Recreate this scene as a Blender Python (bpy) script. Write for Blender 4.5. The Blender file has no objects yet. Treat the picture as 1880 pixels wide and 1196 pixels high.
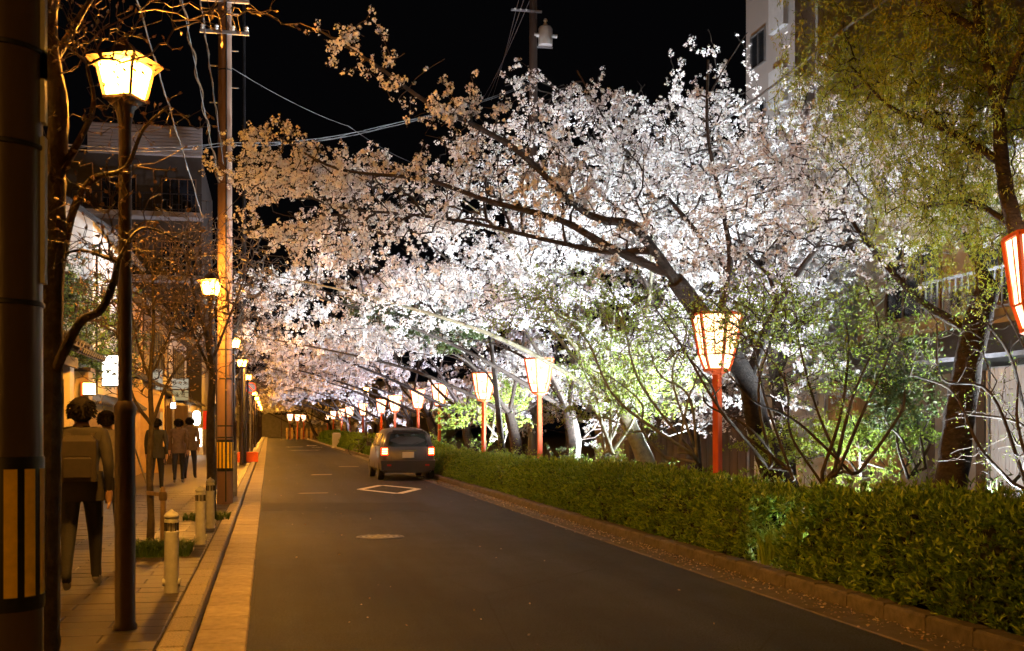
import bpy, bmesh, math, random
import numpy as np
from mathutils import Vector, Matrix

scene = bpy.context.scene
COL = scene.collection
R = math.radians

# ------------------------------------------------------------------ camera
FPX, CAMH, HOR, VPX = 2100.0, 1.55, 785.0, 493.0      # focal length in photo pixels, eye height, horizon row, vanishing column
TH = math.atan((940 - VPX) / FPX)
SN, CS = math.sin(TH), math.cos(TH)
cam_d = bpy.data.cameras.new("camera")
cam = bpy.data.objects.new("camera", cam_d)
COL.objects.link(cam)
cam.location = (0, 0, CAMH)
cam.rotation_euler = (R(90), 0, -TH)
cam_d.sensor_width = 36.0
cam_d.lens = 36.0 * FPX / 1880.0
cam_d.shift_y = (HOR - 598.0) / 1880.0
cam_d.clip_start = 0.1
cam_d.clip_end = 2000
cam_d.dof.use_dof = True
cam_d.dof.focus_distance = 15.0
cam_d.dof.aperture_fstop = 5.6
scene.camera = cam

# ------------------------------------------------------------------ night sky, moonless sun, exposure
world = bpy.data.worlds.new("World")
scene.world = world
world.use_nodes = True
wn = world.node_tree
wn.nodes.clear()
w_out = wn.nodes.new("ShaderNodeOutputWorld")
w_bg = wn.nodes.new("ShaderNodeBackground")
w_bg.inputs["Color"].default_value = (0.85, 0.82, 1.0, 1)
w_bg.inputs["Strength"].default_value = 0.0015
wn.links.new(w_bg.outputs[0], w_out.inputs[0])
sun_d = bpy.data.lights.new("moonlight", "SUN")
sun_d.energy = 0.004
sun_d.angle = R(0.5)
sun_d.color = (0.8, 0.88, 1.0)
sun = bpy.data.objects.new("moonlight", sun_d)
COL.objects.link(sun)
sun.rotation_euler = (R(40), 0, R(60))
scene.view_settings.view_transform = 'Standard'
scene.view_settings.look = 'None'
scene.view_settings.exposure = 0.0
scene.view_settings.gamma = 1.0
scene.cycles.use_denoising = True
scene.cycles.max_bounces = 6
scene.cycles.diffuse_bounces = 3
scene.cycles.glossy_bounces = 3
scene.cycles.transmission_bounces = 4
scene.cycles.transparent_max_bounces = 8
scene.cycles.sample_clamp_indirect = 4.0
scene.cycles.sample_clamp_direct = 40.0
scene.cycles.caustics_reflective = False
scene.cycles.caustics_refractive = False

LAMP_L = 2400.0        # radiance of the street-lamp panes
BONBORI_L = 6.0       # radiance of the paper lanterns
FLOOD_W = 11500.0      # power of the cherry floodlights

# ------------------------------------------------------------------ helpers
def at(px, py, Z):
    """world point seen at a photo pixel at depth Z metres"""
    u, v = (px - 940) / FPX, (HOR - py) / FPX
    return Vector((Z * (u * CS + SN), Z * (-u * SN + CS), CAMH + Z * v))

def yw(px, X):
    """distance along the street of a pixel column on the plane X"""
    return X / math.tan(math.atan((px - 940) / FPX) + TH)

def xz(Z, X):
    return (Z - X * SN) / CS

ORD = ["nearest", "second", "third", "fourth", "fifth", "sixth", "seventh", "eighth", "ninth", "tenth",
       "eleventh", "twelfth", "thirteenth", "fourteenth", "fifteenth", "sixteenth"]

def tag(o, label=None, cat=None, group=None, kind=None):
    if label: o["label"] = label
    if cat: o["category"] = cat
    if group: o["group"] = group
    if kind: o["kind"] = kind
    return o

def empty(name, loc, rz=0.0):
    o = bpy.data.objects.new(name, None)
    COL.objects.link(o)
    o.location = loc
    o.rotation_euler = (0, 0, rz)
    o.empty_display_size = 0.1
    return o

def link(name, mesh, parent=None, loc=None, rz=0.0):
    o = bpy.data.objects.new(name, mesh)
    COL.objects.link(o)
    if parent is not None: o.parent = parent
    if loc is not None: o.location = loc
    if rz: o.rotation_euler = (0, 0, rz)
    return o

def copy_tree(o, parent=None):
    c = o.copy()
    COL.objects.link(c)
    c.parent = parent
    for ch in list(o.children):
        copy_tree(ch, c)
    return c

class MB:
    """collects boxes, bars, tubes and lathes into one mesh"""
    def __init__(s):
        s.v, s.f, s.m = [], [], []
        s.mi = 0
    def add(s, vs, fs):
        b = len(s.v)
        s.v += [tuple(p) for p in vs]
        for f in fs:
            s.f.append([b + i for i in f]); s.m.append(s.mi)
        return s
    def box(s, x0, x1, y0, y1, z0, z1):
        return s.add([(x0,y0,z0),(x1,y0,z0),(x1,y1,z0),(x0,y1,z0),(x0,y0,z1),(x1,y0,z1),(x1,y1,z1),(x0,y1,z1)],
                     [(0,3,2,1),(4,5,6,7),(0,1,5,4),(1,2,6,5),(2,3,7,6),(3,0,4,7)])
    def cbox(s, x0, x1, y0, y1, z0, z1, c=0.01):
        """box with chamfered top edges"""
        return s.add([(x0,y0,z0),(x1,y0,z0),(x1,y1,z0),(x0,y1,z0),
                      (x0,y0,z1-c),(x1,y0,z1-c),(x1,y1,z1-c),(x0,y1,z1-c),
                      (x0+c,y0+c,z1),(x1-c,y0+c,z1),(x1-c,y1-c,z1),(x0+c,y1-c,z1)],
                     [(0,1,5,4),(1,2,6,5),(2,3,7,6),(3,0,4,7),(4,5,9,8),(5,6,10,9),(6,7,11,10),(7,4,8,11),(8,9,10,11)])
    def quad(s, a, b, c, d):
        return s.add([a, b, c, d], [(0, 1, 2, 3)])
    def bar(s, a, b, w, h=None, up=(0, 0, 1)):
        a, b = Vector(a), Vector(b)
        h = h or w
        d = (b - a).normalized()
        upv = Vector(up)
        if abs(d.dot(upv)) > 0.98: upv = Vector((1, 0, 0))
        sx = d.cross(upv).normalized() * (w / 2)
        sz = sx.cross(d).normalized() * (h / 2)
        return s.add([a-sx-sz, a+sx-sz, a+sx+sz, a-sx+sz, b-sx-sz, b+sx-sz, b+sx+sz, b-sx+sz],
                     [(0,1,2,3),(4,7,6,5),(0,4,5,1),(1,5,6,2),(2,6,7,3),(3,7,4,0)])
    def tube(s, pts, rad, n=8, cap=True, wob=0.0, rng=None):
        pts = [Vector(p) for p in pts]
        if not isinstance(rad, (list, tuple)): rad = [rad] * len(pts)
        base = len(s.v)
        prev = None
        for i, p in enumerate(pts):
            d = (pts[min(i+1, len(pts)-1)] - pts[max(i-1, 0)])
            d = d.normalized() if d.length > 1e-9 else Vector((0, 0, 1))
            if prev is None:
                ref = Vector((1, 0, 0)) if abs(d.x) < 0.9 else Vector((0, 1, 0))
                sx = d.cross(ref).normalized()
            else:
                sx = (prev - d * prev.dot(d)).normalized()
            prev = sx
            sy = d.cross(sx)
            for k in range(n):
                a = 2 * math.pi * k / n
                r = rad[i] * (1 + (rng.uniform(-wob, wob) if wob else 0))
                s.v.append(tuple(p + sx * (r * math.cos(a)) + sy * (r * math.sin(a))))
        for i in range(len(pts) - 1):
            for k in range(n):
                k2 = (k + 1) % n
                s.f.append([base+i*n+k, base+i*n+k2, base+(i+1)*n+k2, base+(i+1)*n+k]); s.m.append(s.mi)
        if cap:
            s.f.append([base + k for k in range(n)][::-1]); s.m.append(s.mi)
            e = base + (len(pts) - 1) * n
            s.f.append([e + k for k in range(n)]); s.m.append(s.mi)
        return s
    def lathe(s, prof, n=16, c=(0, 0, 0), rot=0.0):
        base = len(s.v)
        for r, z in prof:
            for k in range(n):
                a = 2 * math.pi * k / n + rot
                s.v.append((c[0] + r * math.cos(a), c[1] + r * math.sin(a), c[2] + z))
        for i in range(len(prof) - 1):
            for k in range(n):
                k2 = (k + 1) % n
                s.f.append([base+i*n+k, base+i*n+k2, base+(i+1)*n+k2, base+(i+1)*n+k]); s.m.append(s.mi)
        s.f.append([base + k for k in range(n)][::-1]); s.m.append(s.mi)
        e = base + (len(prof) - 1) * n
        s.f.append([e + k for k in range(n)]); s.m.append(s.mi)
        return s
    def mesh(s, name, mats, smooth=False):
        me = bpy.data.meshes.new(name)
        me.from_pydata(s.v, [], s.f)
        for m in (mats if isinstance(mats, (list, tuple)) else [mats]):
            me.materials.append(m)
        if any(s.m): me.polygons.foreach_set("material_index", s.m)
        if smooth:
            me.polygons.foreach_set("use_smooth", [True] * len(s.f))
            me.set_sharp_from_angle(angle=R(40))
        me.update()
        return me
    def build(s, name, mats, parent=None, smooth=False, loc=None):
        return link(name, s.mesh(name, mats, smooth), parent, loc)

def np_mesh(name, verts, nper, mat, smooth=False):
    """mesh of separate polygons, each with nper vertices, from an (N*nper,3) array"""
    verts = np.asarray(verts, dtype=np.float32).reshape(-1, 3)
    nf = len(verts) // nper
    me = bpy.data.meshes.new(name)
    me.vertices.add(len(verts)); me.vertices.foreach_set("co", verts.ravel())
    me.loops.add(nf * nper); me.loops.foreach_set("vertex_index", np.arange(nf * nper, dtype=np.int32))
    me.polygons.add(nf)
    me.polygons.foreach_set("loop_start", np.arange(nf, dtype=np.int32) * nper)
    me.polygons.foreach_set("loop_total", np.full(nf, nper, dtype=np.int32))
    me.update(calc_edges=True)
    me.materials.append(mat)
    return me

def np_mesh_idx(name, verts, quads, mat, smooth=True):
    verts = np.asarray(verts, dtype=np.float32); quads = np.asarray(quads, dtype=np.int32)
    me = bpy.data.meshes.new(name)
    me.vertices.add(len(verts)); me.vertices.foreach_set("co", verts.ravel())
    me.loops.add(quads.size); me.loops.foreach_set("vertex_index", quads.ravel())
    me.polygons.add(len(quads))
    me.polygons.foreach_set("loop_start", np.arange(len(quads), dtype=np.int32) * 4)
    me.polygons.foreach_set("loop_total", np.full(len(quads), 4, dtype=np.int32))
    if smooth: me.polygons.foreach_set("use_smooth", np.ones(len(quads), dtype=bool))
    me.update(calc_edges=True)
    me.materials.append(mat)
    return me

# ------------------------------------------------------------------ materials
def srgb(r, g, b):
    f = lambda c: (c / 255.0 / 12.92) if c <= 10 else ((c / 255.0 + 0.055) / 1.055) ** 2.4
    return (f(r), f(g), f(b))

def mat(name, col, rough=0.7, var=0.25, scale=6.0, bump=0.0, bscale=60.0, metal=0.0, col2=None, spec=0.4, stretch=None, detail=4.0, island=0.0):
    m = bpy.data.materials.new(name); m.use_nodes = True
    nt = m.node_tree; bs = nt.nodes["Principled BSDF"]
    bs.inputs["Roughness"].default_value = rough
    bs.inputs["Metallic"].default_value = metal
    bs.inputs["Specular IOR Level"].default_value = spec
    tc = nt.nodes.new("ShaderNodeTexCoord")
    src = tc.outputs["Object"]
    if stretch:
        mp = nt.nodes.new("ShaderNodeMapping"); mp.inputs["Scale"].default_value = stretch
        nt.links.new(src, mp.inputs[0]); src = mp.outputs[0]
    nz = nt.nodes.new("ShaderNodeTexNoise"); nz.inputs["Scale"].default_value = scale; nz.inputs["Detail"].default_value = detail
    nz.inputs["Roughness"].default_value = 0.65
    nt.links.new(src, nz.inputs["Vector"])
    rp = nt.nodes.new("ShaderNodeValToRGB")
    a = tuple(c * (1 - var) for c in col); b = col2 if col2 else tuple(min(1, c * (1 + var)) for c in col)
    rp.color_ramp.elements[0].color = (*a, 1); rp.color_ramp.elements[0].position = 0.32
    rp.color_ramp.elements[1].color = (*b, 1); rp.color_ramp.elements[1].position = 0.68
    nt.links.new(nz.outputs["Fac"], rp.inputs[0])
    outc = rp.outputs[0]
    if island:
        gi = nt.nodes.new("ShaderNodeNewGeometry"); oi = nt.nodes.new("ShaderNodeObjectInfo")
        ad = nt.nodes.new("ShaderNodeMath"); ad.operation = 'ADD'
        nt.links.new(oi.outputs["Random"], ad.inputs[0]); nt.links.new(gi.outputs["Random Per Island"], ad.inputs[1])
        fr = nt.nodes.new("ShaderNodeMath"); fr.operation = 'FRACT'; nt.links.new(ad.outputs[0], fr.inputs[0])
        mr = nt.nodes.new("ShaderNodeMapRange"); mr.inputs["To Min"].default_value = 1 - island; mr.inputs["To Max"].default_value = 1 + island
        nt.links.new(fr.outputs[0], mr.inputs[0])
        vm = nt.nodes.new("ShaderNodeVectorMath"); vm.operation = 'SCALE'
        nt.links.new(outc, vm.inputs[0]); nt.links.new(mr.outputs[0], vm.inputs["Scale"]); outc = vm.outputs[0]
    nt.links.new(outc, bs.inputs["Base Color"])
    if bump:
        nb = nt.nodes.new("ShaderNodeTexNoise"); nb.inputs["Scale"].default_value = bscale; nb.inputs["Detail"].default_value = 5
        nt.links.new(src, nb.inputs["Vector"])
        bp = nt.nodes.new("ShaderNodeBump"); bp.inputs["Strength"].default_value = bump; bp.inputs["Distance"].default_value = 0.02
        nt.links.new(nb.outputs["Fac"], bp.inputs["Height"]); nt.links.new(bp.outputs[0], bs.inputs["Normal"])
    return m

def emis(name, col, strength):
    m = bpy.data.materials.new(name); m.use_nodes = True
    nt = m.node_tree; nt.nodes.clear()
    o = nt.nodes.new("ShaderNodeOutputMaterial"); e = nt.nodes.new("ShaderNodeEmission")
    e.inputs[0].default_value = (*col, 1); e.inputs[1].default_value = strength
    nt.links.new(e.outputs[0], o.inputs[0])
    return m

def leafmat(name, cols, trans=0.35, rough=0.5, spec=0.3):
    """thin leaf or petal: diffuse plus translucent, colour picked for each leaf"""
    m = bpy.data.materials.new(name); m.use_nodes = True
    nt = m.node_tree; nt.nodes.clear()
    o = nt.nodes.new("ShaderNodeOutputMaterial")
    gi = nt.nodes.new("ShaderNodeNewGeometry")
    rp = nt.nodes.new("ShaderNodeValToRGB")
    els = rp.color_ramp.elements
    els[0].color = (*cols[0], 1); els[1].color = (*cols[-1], 1)
    for i, c in enumerate(cols[1:-1]):
        e = els.new((i + 1) / (len(cols) - 1)); e.color = (*c, 1)
    nt.links.new(gi.outputs["Random Per Island"], rp.inputs[0])
    bs = nt.nodes.new("ShaderNodeBsdfPrincipled"); bs.inputs["Roughness"].default_value = rough
    bs.inputs["Specular IOR Level"].default_value = spec
    tr = nt.nodes.new("ShaderNodeBsdfTranslucent"); mx = nt.nodes.new("ShaderNodeMixShader"); mx.inputs[0].default_value = trans
    nt.links.new(rp.outputs[0], bs.inputs["Base Color"]); nt.links.new(rp.outputs[0], tr.inputs[0])
    nt.links.new(bs.outputs[0], mx.inputs[1]); nt.links.new(tr.outputs[0], mx.inputs[2])
    nt.links.new(mx.outputs[0], o.inputs[0])
    return m

M = {}
def asphalt_mat():
    m = mat("asphalt", (0.0125, 0.0165, 0.025), 0.72, 0.25, 1.3, 0.9, 130.0, spec=0.18, detail=8)
    nt = m.node_tree; bs = nt.nodes["Principled BSDF"]
    src = bs.inputs["Base Color"].links[0].from_socket
    tc = nt.nodes.new("ShaderNodeTexCoord")
    def layer(scale, vec, lo, hi, clo, chi, kind="noise"):
        mp = nt.nodes.new("ShaderNodeMapping"); mp.inputs["Scale"].default_value = vec; nt.links.new(tc.outputs["Object"], mp.inputs[0])
        if kind == "noise":
            n = nt.nodes.new("ShaderNodeTexNoise"); n.inputs["Detail"].default_value = 6; out = n.outputs["Fac"]
        else:
            n = nt.nodes.new("ShaderNodeTexVoronoi"); n.feature = 'DISTANCE_TO_EDGE'; out = n.outputs["Distance"]
        n.inputs["Scale"].default_value = scale; nt.links.new(mp.outputs[0], n.inputs["Vector"])
        mr = nt.nodes.new("ShaderNodeMapRange"); mr.inputs["From Min"].default_value = lo; mr.inputs["From Max"].default_value = hi
        mr.inputs["To Min"].default_value = clo; mr.inputs["To Max"].default_value = chi
        nt.links.new(out, mr.inputs[0]); return mr.outputs[0]
    outs = [layer(1.0, (1.6, .06, 1), .35, .65, .65, 1.5), layer(.5, (1, .35, 1), .38, .62, .7, 1.35), layer(60.0, (1, 1, 1), .40, .62, .45, 1.9), layer(.45, (1, .5, 1), .0, .004, .35, 1.0, "v")]
    for o in outs:
        vm = nt.nodes.new("ShaderNodeVectorMath"); vm.operation = 'SCALE'
        nt.links.new(src, vm.inputs[0]); nt.links.new(o, vm.inputs["Scale"]); src = vm.outputs[0]
    nt.links.new(src, bs.inputs["Base Color"])
    return m
M["asphalt"] = asphalt_mat()
M["soil"] = mat("soil", (0.06, 0.045, 0.03), 0.95, 0.4, 3.0, 0.6, 25.0)
M["paver"] = mat("paver", (0.042, 0.034, 0.029), 0.5, 0.22, 5.0, 0.25, 90.0, island=0.16)
M["joint"] = mat("joint", (0.05, 0.045, 0.04), 0.9, 0.3, 8.0)
M["gutter"] = mat("gutter_concrete", (0.36, 0.31, 0.25), 0.8, 0.22, 9.0, 0.35, 120.0, island=0.12)
M["kerb"] = mat("kerb_granite", (0.30, 0.27, 0.24), 0.75, 0.35, 70.0, 0.2, 150.0, island=0.1)
M["paint"] = mat("road_paint", (0.85, 0.85, 0.85), 0.7, 0.12, 14.0, 0.2, 150.0)
M["iron"] = mat("cast_iron", (0.10, 0.10, 0.115), 0.45, 0.3, 30.0, metal=0.6)
M["brown_metal"] = mat("brown_painted_metal", (0.04, 0.022, 0.014), 0.42, 0.2, 12.0, 0.05, 60.0, spec=0.5)
M["grey_metal"] = mat("grey_metal", (0.30, 0.30, 0.31), 0.4, 0.2, 10.0, metal=0.5)
M["dark_metal"] = mat("dark_metal", (0.03, 0.03, 0.032), 0.45, 0.25, 10.0, metal=0.3)
M["bollard"] = mat("bollard_paint", (0.42, 0.44, 0.48), 0.45, 0.15, 14.0, 0.08, 50.0)
M["pole_concrete"] = mat("pole_concrete", (0.075, 0.052, 0.042), 0.62, 0.18, 5.0, 0.1, 60.0, stretch=(1, 1, 0.25))
M["pole_dark"] = mat("pole_painted", (0.085, 0.06, 0.046), 0.3, 0.2, 4.0, 0.05, 50.0, stretch=(1, 1, 0.2))
M["band_black"] = mat("band_black", (0.012, 0.012, 0.012), 0.45, 0.3, 20.0)
M["band_yellow"] = mat("band_yellow", (0.9, 0.6, 0.03), 0.45, 0.12, 20.0)
M["vermilion"] = mat("vermilion_wood", (0.55, 0.085, 0.02), 0.5, 0.2, 9.0, 0.15, 60.0, stretch=(1, 1, 0.2))
M["bark"] = mat("cherry_bark", (0.02, 0.013, 0.010), 0.85, 0.5, 9.0, 0.9, 26.0, col2=(0.05, 0.035, 0.026), stretch=(1, 1, 2.2))
M["bark_pale"] = mat("pale_bark", (0.16, 0.15, 0.10), 0.85, 0.4, 8.0, 0.7, 30.0)
M["bark_street"] = mat("street_tree_bark", (0.05, 0.038, 0.026), 0.85, 0.4, 12.0, 0.7, 40.0)
M["twig"] = mat("twig", (0.085, 0.062, 0.045), 0.8, 0.3, 12.0)
M["bud"] = mat("bud", (0.40, 0.27, 0.13), 0.6, 0.3, 30.0)
M["petal"] = leafmat("petal", [(0.78, 0.71, 0.71), (0.88, 0.86, 0.86), (0.91, 0.91, 0.91), (0.93, 0.93, 0.94)], 0.38, 0.6, 0.2)
M["calyx"] = leafmat("calyx", [(0.25, 0.07, 0.05), (0.35, 0.2, 0.08), (0.22, 0.24, 0.06)], 0.3)
M["azalea"] = leafmat("azalea_leaf", [(0.05, 0.11, 0.012), (0.11, 0.22, 0.022), (0.20, 0.33, 0.036), (0.30, 0.42, 0.055)], 0.22, 0.42, 0.45)
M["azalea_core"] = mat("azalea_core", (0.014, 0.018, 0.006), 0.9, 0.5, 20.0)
M["green_young"] = leafmat("young_leaf", [(0.16, 0.26, 0.03), (0.26, 0.38, 0.05), (0.36, 0.46, 0.08)], 0.45)
M["green_dark"] = leafmat("dark_leaf", [(0.025, 0.05, 0.012), (0.05, 0.085, 0.02), (0.08, 0.10, 0.025)], 0.25, 0.35, 0.5)
M["willow"] = leafmat("feathery_leaf", [(0.17, 0.23, 0.016), (0.26, 0.32, 0.025), (0.34, 0.36, 0.035), (0.36, 0.30, 0.03)], 0.42)
M["grass"] = leafmat("grass_blade", [(0.03, 0.07, 0.01), (0.06, 0.12, 0.02), (0.10, 0.14, 0.03)], 0.3)
M["plaster_ochre"] = mat("ochre_plaster", (0.42, 0.29, 0.12), 0.85, 0.14, 3.0, 0.2, 80.0)
M["plaster_cream"] = mat("cream_plaster", (0.62, 0.55, 0.42), 0.85, 0.1, 3.0, 0.15, 80.0)
M["plaster_white"] = mat("white_plaster", (0.72, 0.72, 0.70), 0.85, 0.1, 2.0, 0.12, 60.0)
M["plaster_grey"] = mat("grey_render", (0.24, 0.23, 0.21), 0.85, 0.2, 2.0, 0.2, 60.0)
M["siding_blue"] = mat("pale_siding", (0.62, 0.66, 0.70), 0.6, 0.1, 3.0)
M["concrete"] = mat("concrete_wall", (0.34, 0.32, 0.29), 0.85, 0.14, 0.7, 0.15, 40.0)
M["tower"] = mat("tower_wall", (0.42, 0.41, 0.41), 0.8, 0.07, 0.3)
M["wood_dark"] = mat("dark_wood", (0.055, 0.035, 0.022), 0.65, 0.35, 6.0, 0.2, 50.0, stretch=(1, 1, 0.15))
M["wood_mid"] = mat("brown_wood", (0.20, 0.115, 0.055), 0.65, 0.3, 6.0, 0.2, 50.0, stretch=(1, 1, 0.15))
M["stake"] = mat("weathered_stake", (0.17, 0.12, 0.075), 0.85, 0.35, 12.0, 0.5, 40.0, stretch=(1, 1, 0.3))
M["reed"] = mat("reed_screen", (0.36, 0.24, 0.12), 0.8, 0.3, 30.0, 0.3, 80.0, stretch=(1, 1, 0.1))
M["tile"] = mat("roof_tile", (0.07, 0.072, 0.08), 0.45, 0.25, 10.0, 0.1, 60.0, island=0.15)
M["corrugated"] = mat("corrugated_sheet", (0.60, 0.62, 0.63), 0.4, 0.15, 4.0, metal=0.2, stretch=(1, 1, 0.2))
M["glass_dark"] = mat("dark_glass", (0.02, 0.024, 0.03), 0.08, 0.2, 3.0, spec=0.8)
M["cable"] = mat("cable", (0.10, 0.10, 0.105), 0.5, 0.2, 20.0)
M["porcelain"] = mat("porcelain", (0.75, 0.75, 0.74), 0.25, 0.05, 10.0)
M["rubber"] = mat("rubber", (0.015, 0.015, 0.016), 0.8, 0.2, 30.0)
M["sign_white"] = mat("sign_board", (0.75, 0.72, 0.64), 0.6, 0.06, 5.0)
M["ink"] = mat("black_ink", (0.012, 0.011, 0.010), 0.7, 0.1, 5.0)
M["sodium"] = emis("sodium_glass", (1.0, 0.39, 0.04), LAMP_L)
M["sodium_far"] = emis("sodium_glass_far", (1.0, 0.47, 0.10), LAMP_L * 0.5)
M["paper"] = emis("lantern_paper", (1.0, 0.58, 0.30), BONBORI_L)
def paper_mat():
    m = emis("lantern_paper", (1.0, 0.58, 0.30), BONBORI_L); nt = m.node_tree
    tc = nt.nodes.new("ShaderNodeTexCoord"); nz = nt.nodes.new("ShaderNodeTexNoise"); nz.inputs["Scale"].default_value = 7; nz.inputs["Detail"].default_value = 6
    rp = nt.nodes.new("ShaderNodeValToRGB"); rp.color_ramp.elements[0].color = (.62, .26, .09, 1); rp.color_ramp.elements[0].position = .3; rp.color_ramp.elements[1].color = (1, .62, .34, 1); rp.color_ramp.elements[1].position = .55
    nt.links.new(tc.outputs["Object"], nz.inputs["Vector"]); nt.links.new(nz.outputs["Fac"], rp.inputs[0])
    nt.links.new(rp.outputs[0], [n for n in nt.nodes if n.type == 'EMISSION'][0].inputs[0]); return m
M["paper"] = paper_mat()
M["flood_lens"] = emis("floodlight_lens", (0.85, 0.95, 1.0), 40.0)
M["lamp_small"] = emis("small_lamp_glass", (1.0, 0.66, 0.22), 16.0)
M["lamp_white"] = emis("white_lamp", (1.0, 0.93, 0.78), 9.0)
M["window_warm"] = emis("lit_window", (1.0, 0.55, 0.16), 0.55)
M["window_dim"] = emis("dim_window", (1.0, 0.5, 0.15), 0.16)
M["tail"] = emis("tail_lamp_glow", (1.0, 0.012, 0.004), 16.0)
M["tail_hot"] = emis("tail_lamp_bulb", (1.0, 0.20, 0.05), 40.0)
rnd = random.Random(7)
# ================================================================== SETTING
XA0, XA1 = -0.15, 4.45           # asphalt edges
XK0, XK1 = -0.53, -0.72          # left kerb face and back
XR0, XR1 = 4.85, 5.03            # right kerb face and back
PZ = 0.10                        # pavement height
FACE = -3.9                      # left facade line

g = MB(); g.box(-300, 300, -60, 900, -0.6, -0.02)
tag(g.build("ground", M["soil"]), kind="structure")

def grid_sheet(x0, x1, y0, y1, z, nx, ny):
    m = MB()
    vs = [(x0 + (x1-x0)*i/nx, y0 + (y1-y0)*j/ny, z) for j in range(ny+1) for i in range(nx+1)]
    fs = [(j*(nx+1)+i, j*(nx+1)+i+1, (j+1)*(nx+1)+i+1, (j+1)*(nx+1)+i) for j in range(ny) for i in range(nx)]
    return m.add(vs, fs)

road = grid_sheet(XA0, XA1, -4, 190, 0.0, 1, 1).build("road", M["asphalt"])
tag(road, kind="structure")
# a darker relaid strip and a lighter worn strip of asphalt
M["asphalt_patch"] = mat("asphalt_patch", (0.0085, 0.0115, 0.018), 0.8, 0.2, 3.0, 0.5, 190.0, spec=.18)
p1 = MB(); p1.add([at(474,935,1)*0 + Vector((XA0+.02, 21.6, .004)), (2.9, 20.9, .004), (3.1, 23.4, .004), (XA0+.02, 24.0, .004)], [(0,1,2,3)])
p1.build("road_patch", M["asphalt_patch"], road)
M["seam"] = mat("crack_sealant", (0.004, 0.0045, 0.006), 0.95, 0.2, 10.0, spec=.05)
rs = random.Random(17)
def seam(pts, w):
    m = MB(); n = len(pts)
    vs = []
    for i, (x, y) in enumerate(pts):
        ww = w * rs.uniform(.5, 1.3); vs += [(x - ww, y, .0045), (x + ww, y, .0045)]
    m.add(vs, [(2*i, 2*i+1, 2*i+3, 2*i+2) for i in range(n-1)]); return m.build("asphalt_seam", M["seam"], road)
for (x0_, x1_, y0_, y1_) in [(3.0, 4.3, 36.5, 44.0)]:
    MB().quad((x0_, y0_, .0035), (x1_, y0_+.05, .0035), (x1_+.04, y1_, .0035), (x0_+.03, y1_-.03, .0035)).build("road_patch", M["asphalt_patch"], road)
# crosswalk-ahead diamond
def stripe(a, b, w, z=0.006):
    a, b = Vector((*a, z)), Vector((*b, z))
    d = (b - a).normalized(); n = Vector((-d.y, d.x, 0)) * w / 2
    m = MB(); m.quad(a - n, b - n, b + n, a + n)
    return m
dx, dy, hw, hl = 2.95, 28.6, 0.74, 2.0
corn = [(dx, dy - hl), (dx + hw, dy), (dx, dy + hl), (dx - hw, dy)]
for i in range(4):
    a, b = Vector(corn[i]), Vector(corn[(i + 1) % 4])
    dd = (b - a).normalized() * 0.09
    stripe(a + dd * .5, b - dd * .5, 0.20, 0.006 + 0.001 * i).build("painted_line", M["paint"], road)
M["paint_worn"] = mat("road_paint_worn", (0.24, 0.22, 0.20), 0.75, 0.5, 16.0, 0.2, 150.0)
for (px, py, wx, wl) in [(575, 906, .75, .30), (640, 857, .9, .7), (590, 872, .75, .8), (540, 821, 1.4, .8), (572, 818.5, 1.0, 1.4), (582, 821.5, .9, .8), (560, 827, 2.2, .5)]:
    Z = FPX * CAMH / (py - HOR); c = at(px, py, Z)
    m = MB(); m.add([(c.x - wx/2, c.y - wl/2, .005), (c.x + wx*.42, c.y - wl*.3, .005), (c.x + wx/2, c.y + wl/2, .005), (c.x - wx*.35, c.y + wl*.4, .005)], [(0,1,2,3)])
    m.build("worn_marking", M["paint_worn"] if py > 850 else M["paint"], road)
# manhole cover with raised rings
c = at(698, 986.5, FPX * CAMH / 201.5)
mh = empty("manhole_cover", (c.x, c.y, 0)); tag(mh, "round cast iron manhole cover set in the near asphalt", "manhole cover")
MB().lathe([(.34, .0), (.34, .006), (.325, .012), (.31, .012), (.305, .005), (.0, .005)], 32).build("plate", M["iron"], mh, True)
for rr in (.24, .16, .08):
    MB().lathe([(rr + .022, .004), (rr + .02, .011), (rr - .02, .011), (rr - .022, .004)], 28).build("ring", M["grey_metal"], mh, True)
for k in range(12):
    a = k * math.pi / 6
    MB().bar((.265*math.cos(a), .265*math.sin(a), .008), (.30*math.cos(a), .30*math.sin(a), .008), .03, .01).build("rib", M["grey_metal"], mh)

def slabs(parent, name, x0, x1, zb, zt, y0, y1, step, gap, mt, jit=0.0, c=0.012):
    m = MB(); m.cbox(x0, x1, gap/2, step - gap/2, zb, zt, c)
    me = m.mesh(name, mt)
    y = y0
    while y < y1:
        o = link(name, me, parent)
        o.location = (rnd.uniform(-jit, jit), y, rnd.uniform(-jit, jit) * 0.6)
        y += step

gut = MB().box(XK0, XA0, -4, 190, -.3, -.008).build("gutter", M["joint"]); tag(gut, kind="structure")
slabs(gut, "gutter_slab", XK0 + .006, XA0 - .004, -.1, .012, 3.0, 75, .60, .012, M["gutter"], .003)
MB().box(XK0+.004, XA0-.004, 75, 190, -.1, .012).build("far_gutter", M["gutter"], gut)
kb = MB().box(XK1 + .01, XK0 - .01, -4, 190, -.3, PZ - .02).build("kerb", M["joint"]); tag(kb, kind="structure")
slabs(kb, "kerb_stone", XK1 + .003, XK0, -.1, PZ + .012, 3.0, 75, .60, .010, M["kerb"], .002, .02)
MB().box(XK1+.003, XK0, 75, 190, -.1, PZ+.012).build("far_kerb", M["kerb"], kb)
gr = MB().box(XA1, XR0, -4, 190, -.3, -.008).build("gutter_right", M["joint"]); tag(gr, kind="structure")
M["gutter_dark"] = mat("gutter_concrete_dark", (0.075, 0.065, 0.058), 0.85, 0.35, 5.0, 0.4, 90.0, island=.15)
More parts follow.
